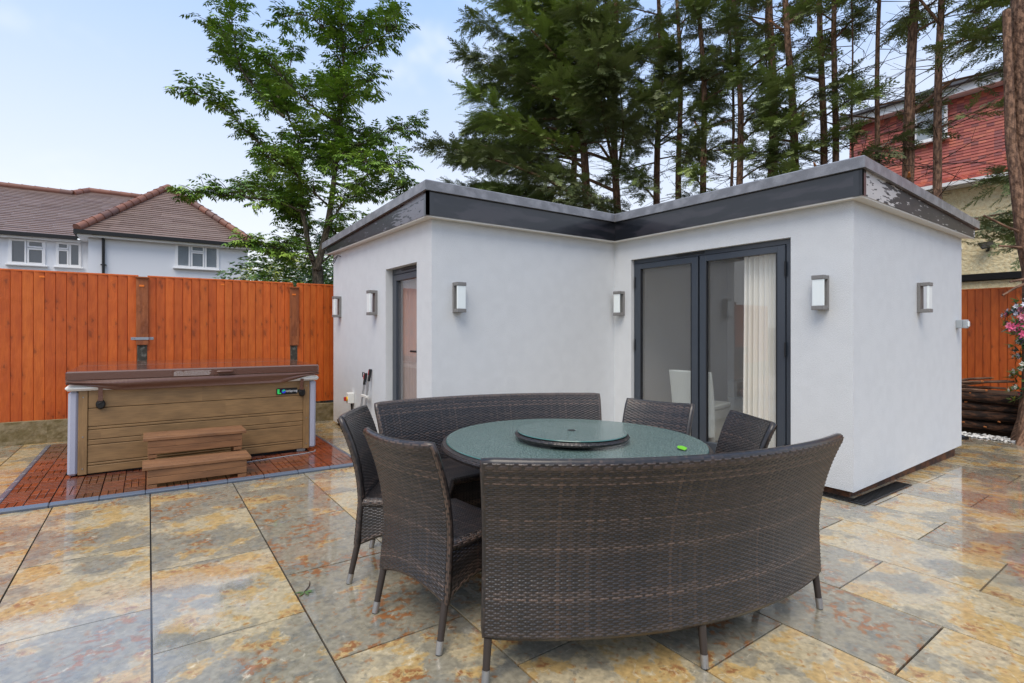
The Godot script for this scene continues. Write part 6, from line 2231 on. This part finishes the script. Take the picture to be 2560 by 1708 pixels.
func build_log_corner() -> void:
	# logs stacked as a low retaining edge, lying along z
	var names := ["topmost log of the stack under the orange fence", "second log from the top of the stack", "third log from the top of the stack", "bottom log of the stack on the pebbles"]
	var ys := [0.315, 0.185, 0.03, -0.125]
	for k in 4:
		var r: float = [0.072, 0.062, 0.066, 0.075][k]
		var t := thing("log", names[k], "log", Transform3D(Basis(), Vector3(10.16 + 0.035 * (k % 2), ys[k] - 0.015, -2.1)), "stacked logs")
		var b := MB.new()
		var pts := []
		var rad := PackedFloat32Array()
		for i in 14:
			var f := i / 13.0
			pts.append(Vector3(0.02 * sin(f * 7.0 + k), 0.02 * sin(f * 5.0 + 2.0 * k) + 0.03 * (f - 0.5), lerpf(-2.1, 1.35, f)))
			rad.append(r * (1.0 + 0.08 * sin(f * 23.0 + k * 3.0)))
		b.tube(PackedVector3Array(pts), rad, 12)
		part(t, "bark", b.mesh(), M.log)
		b = MB.new()
		for e in 7:
			var z := rng.randf_range(-1.6, 1.2)
			var a := rng.randf_range(2.2, 4.4)
			b.tube(PackedVector3Array([Vector3(cos(a) * r * 0.9, sin(a) * r * 0.9 + 0.01, z), Vector3(cos(a) * r * 1.12, sin(a) * r * 1.12 + 0.01, z + 0.03)]), PackedFloat32Array([0.012, 0.009]), 6)
		part(t, "cut_knots", b.mesh(), M.cut_wood)
	# soil bank behind the logs
	var sbk := part(self, "soil_bank", box_mesh(Vector3(1.25, 0.62, 5.0), 0.05), M.soil, Transform3D(Basis(), Vector3(10.88, 0.0, -2.4)))
	tag(sbk, "dark soil bank held up behind the stacked logs", "soil", "", "structure")
	# twiggy cuttings on the top log
	var tw := thing("branch_cuttings", "dark branch cuttings with pale cut ends on the logs", "branches", Transform3D(Basis(), Vector3(10.2, 0.37, -2.2)))
	for k in 7:
		var a := Vector3(rng.randf_range(-0.1, 0.1), 0.0 + 0.02 * k, rng.randf_range(-0.5, -0.1))
		var c := a + Vector3(rng.randf_range(-0.12, 0.0), rng.randf_range(0.03, 0.12), rng.randf_range(0.3, 0.6))
		var st := part(tw, "stick", tube_mesh([a, a.lerp(c, 0.5) + Vector3(0, 0.02, 0), c], 0.022, 0.016, 7), M.bark)
		part(st, "cut_end", tube_mesh([c, c + (c - a).normalized() * 0.02], 0.017, 0.014, 7), M.cut_wood)
	# pebble strip
	var rr := RandomNumberGenerator.new()
	rr.seed = 8
	var sph := SphereMesh.new()
	sph.radius = 0.5
	sph.height = 1.0
	sph.radial_segments = 8
	sph.rings = 5
	var mm := MultiMesh.new()
	mm.transform_format = MultiMesh.TRANSFORM_3D
	mm.use_colors = true
	mm.mesh = sph
	mm.instance_count = 900
	for i in 900:
		var x := 9.66 + rr.randf() * 0.42
		var z := rr.randf_range(-3.2, -0.6)
		var s := rr.randf_range(0.022, 0.05)
		var bs := Basis.from_euler(Vector3(rr.randf() * 0.5, rr.randf() * TAU, rr.randf() * 0.5)).scaled_local(Vector3(s * 1.3, s * 0.7, s))
		mm.set_instance_transform(i, Transform3D(bs, Vector3(x, gy(x, z) - 0.008 + rr.randf() * 0.02, z)))
		var v := 0.62 + rr.randf() * 0.25
		if rr.randf() < 0.18: v = 0.2
		mm.set_instance_color(i, Color(v, v * 0.99, v * 0.96))
	var pb := MultiMeshInstance3D.new()
	pb.name = "pebbles"
	pb.multimesh = mm
	pb.material_override = M.pebble
	add_child(pb)
	tag(pb, "strip of white pebbles between paving and stacked logs", "pebbles", "", "stuff")
	# ground light
	var dl := thing("ground_light", "low black domed ground light at the edge of the pebbles", "light", on_ground(9.40, -2.24))
	var b := MB.new()
	b.lathe(PackedVector2Array([Vector2(0.0, 0.0), Vector2(0.13, 0.0), Vector2(0.135, 0.02), Vector2(0.11, 0.035), Vector2(0.0, 0.035)]), 24)
	part(dl, "housing", b.mesh(), M.plastic_black)
	b = MB.new()
	b.lathe(PackedVector2Array([Vector2(0.09, 0.035), Vector2(0.08, 0.048), Vector2(0.05, 0.056), Vector2(0.0, 0.058)]), 24)
	part(dl, "lens", b.mesh(), M.window_dark)
	# big trunk at the right with artificial flowers wound round it
	var tb := thing("flowered_trunk", "thick conifer trunk wound with artificial flowers at the end of the logs", "tree", Transform3D(Basis(Vector3.UP, deg_to_rad(YAW)), Vector3(9.85, gy(9.85, -1.6) - 0.05, -1.6)))
	b = MB.new()
	b.tube(PackedVector3Array([Vector3(0.12, 0, 0), Vector3(0.14, 0.35, 0), Vector3(0.17, 0.8, -0.02), Vector3(0.18, 1.6, -0.03), Vector3(0.14, 2.4, 0), Vector3(0.04, 3.0, 0), Vector3(0.0, 4.0, 0), Vector3(-0.02, 6.0, 0), Vector3(-0.02, 8.0, 0)]), PackedFloat32Array([0.27, 0.20, 0.16, 0.15, 0.15, 0.16, 0.16, 0.15, 0.13]), 14)
	part(tb, "trunk", b.mesh(), M.bark)
	b = MB.new()
	b.tube(PackedVector3Array([Vector3(-0.02, 2.6, 0.05), Vector3(-0.14, 3.2, 0.05), Vector3(-0.22, 4.2, 0.0), Vector3(-0.28, 6.0, 0)]), PackedFloat32Array([0.09, 0.075, 0.06, 0.045]), 9)
	part(tb, "limb", b.mesh(), M.bark)
	b = MB.new()
	b.tube(PackedVector3Array([Vector3(0.10, 0.95, 0.05), Vector3(-0.04, 0.6, 0.1), Vector3(-0.16, 0.25, 0.14), Vector3(-0.30, -0.02, 0.2)]), PackedFloat32Array([0.09, 0.085, 0.08, 0.05]), 9)
	part(tb, "root", b.mesh(), M.bark)
	for e in [[2.9, -0.7, 0.25], [2.72, -0.5, 0.02], [2.25, -0.45, -0.18], [2.3, -0.35, -0.05]]:
		part(tb, "cut_limb", tube_mesh([Vector3(0, e[0], 0.02), Vector3(e[1] * 0.5, e[0] + e[2] * 0.4, 0.08), Vector3(e[1], e[0] + e[2], 0.12)], 0.022, 0.012, 6), M.bark)
	garland(tb)

func garland(parent: Node) -> void:
	var kinds := [[Color(0.72, 0.13, 0.28), 0.075], [Color(0.82, 0.32, 0.42), 0.07], [Color(0.85, 0.84, 0.74), 0.05], [Color(0.88, 0.70, 0.10), 0.035], [Color(0.45, 0.05, 0.12), 0.035], [Color(0.36, 0.16, 0.42), 0.035], [Color(0.80, 0.78, 0.86), 0.05]]
	var spots := []
	for k in 74:
		var f := k / 73.0
		var y := lerpf(0.62, 2.02, f)
		var a := deg_to_rad(rng.randf_range(60, 250))
		var r := 0.17 + 0.10 * rng.randf() + 0.08 * smoothstep(1.40, 1.62, y) * rng.randf_range(0.2, 1.6)
		spots.append([Vector3(0.14 + cos(a) * r, y + rng.randf_range(-0.05, 0.05), sin(a) * r), a])
	for k in 34:
		var c := Vector3(-0.12 + rng.randfn() * 0.11, 1.66 + rng.randfn() * 0.10, 0.16 + rng.randfn() * 0.06)
		spots.append([c, deg_to_rad(rng.randf_range(80, 190))])
	var lv := MB.new()
	lv.has_col = true
	for e in spots:
		var p: Vector3 = e[0]
		var out := Vector3(cos(e[1]), rng.randf_range(-0.2, 0.4), sin(e[1])).normalized()
		lv.c = [Color(0.05, 0.11, 0.03), Color(0.03, 0.09, 0.07), Color(0.13, 0.19, 0.04)][rng.randi_range(0, 2)]
		for q in 10:
			var d := (out * 0.6 + Vector3(rng.randf_range(-1, 1), rng.randf_range(-1, 0.8), rng.randf_range(-1, 1))).normalized()
			leaf_blade(lv, p - out * 0.04, d, out, rng.randf_range(0.08, 0.15), 0.022)
		var kd: Array
		if p.y > 1.72: kd = kinds[[1, 5, 6][rng.randi_range(0, 2)]]
		elif p.y > 1.5: kd = kinds[[0, 1, 0, 4][rng.randi_range(0, 3)]]
		elif p.y > 1.3: kd = kinds[[2, 5, 2, 6][rng.randi_range(0, 3)]]
		elif p.y > 1.1: kd = kinds[[3, 2, 6][rng.randi_range(0, 2)]]
		else: kd = kinds[[2, 3, 4, 2, 6][rng.randi_range(0, 4)]]
		var b := MB.new()
		b.has_col = true
		b.c = kd[0]
		var n := rng.randi_range(5, 7)
		var u := out.cross(Vector3.UP).normalized()
		var w := u.cross(out)
		for ring in 2:
			for q in n:
				var a := TAU * (q + 0.5 * ring) / n
				var d := (u * cos(a) + w * sin(a) + out * (0.35 + 0.7 * ring)).normalized()
				leaf_blade(b, p, d, out, kd[1] * (1.0 - 0.25 * ring), kd[1] * 0.62)
		part(parent, "flower", b.mesh(), M.petal)
	var l := part(parent, "garland_leaves", lv.mesh(), M.petal)
	l.set_meta("kind", "stuff")
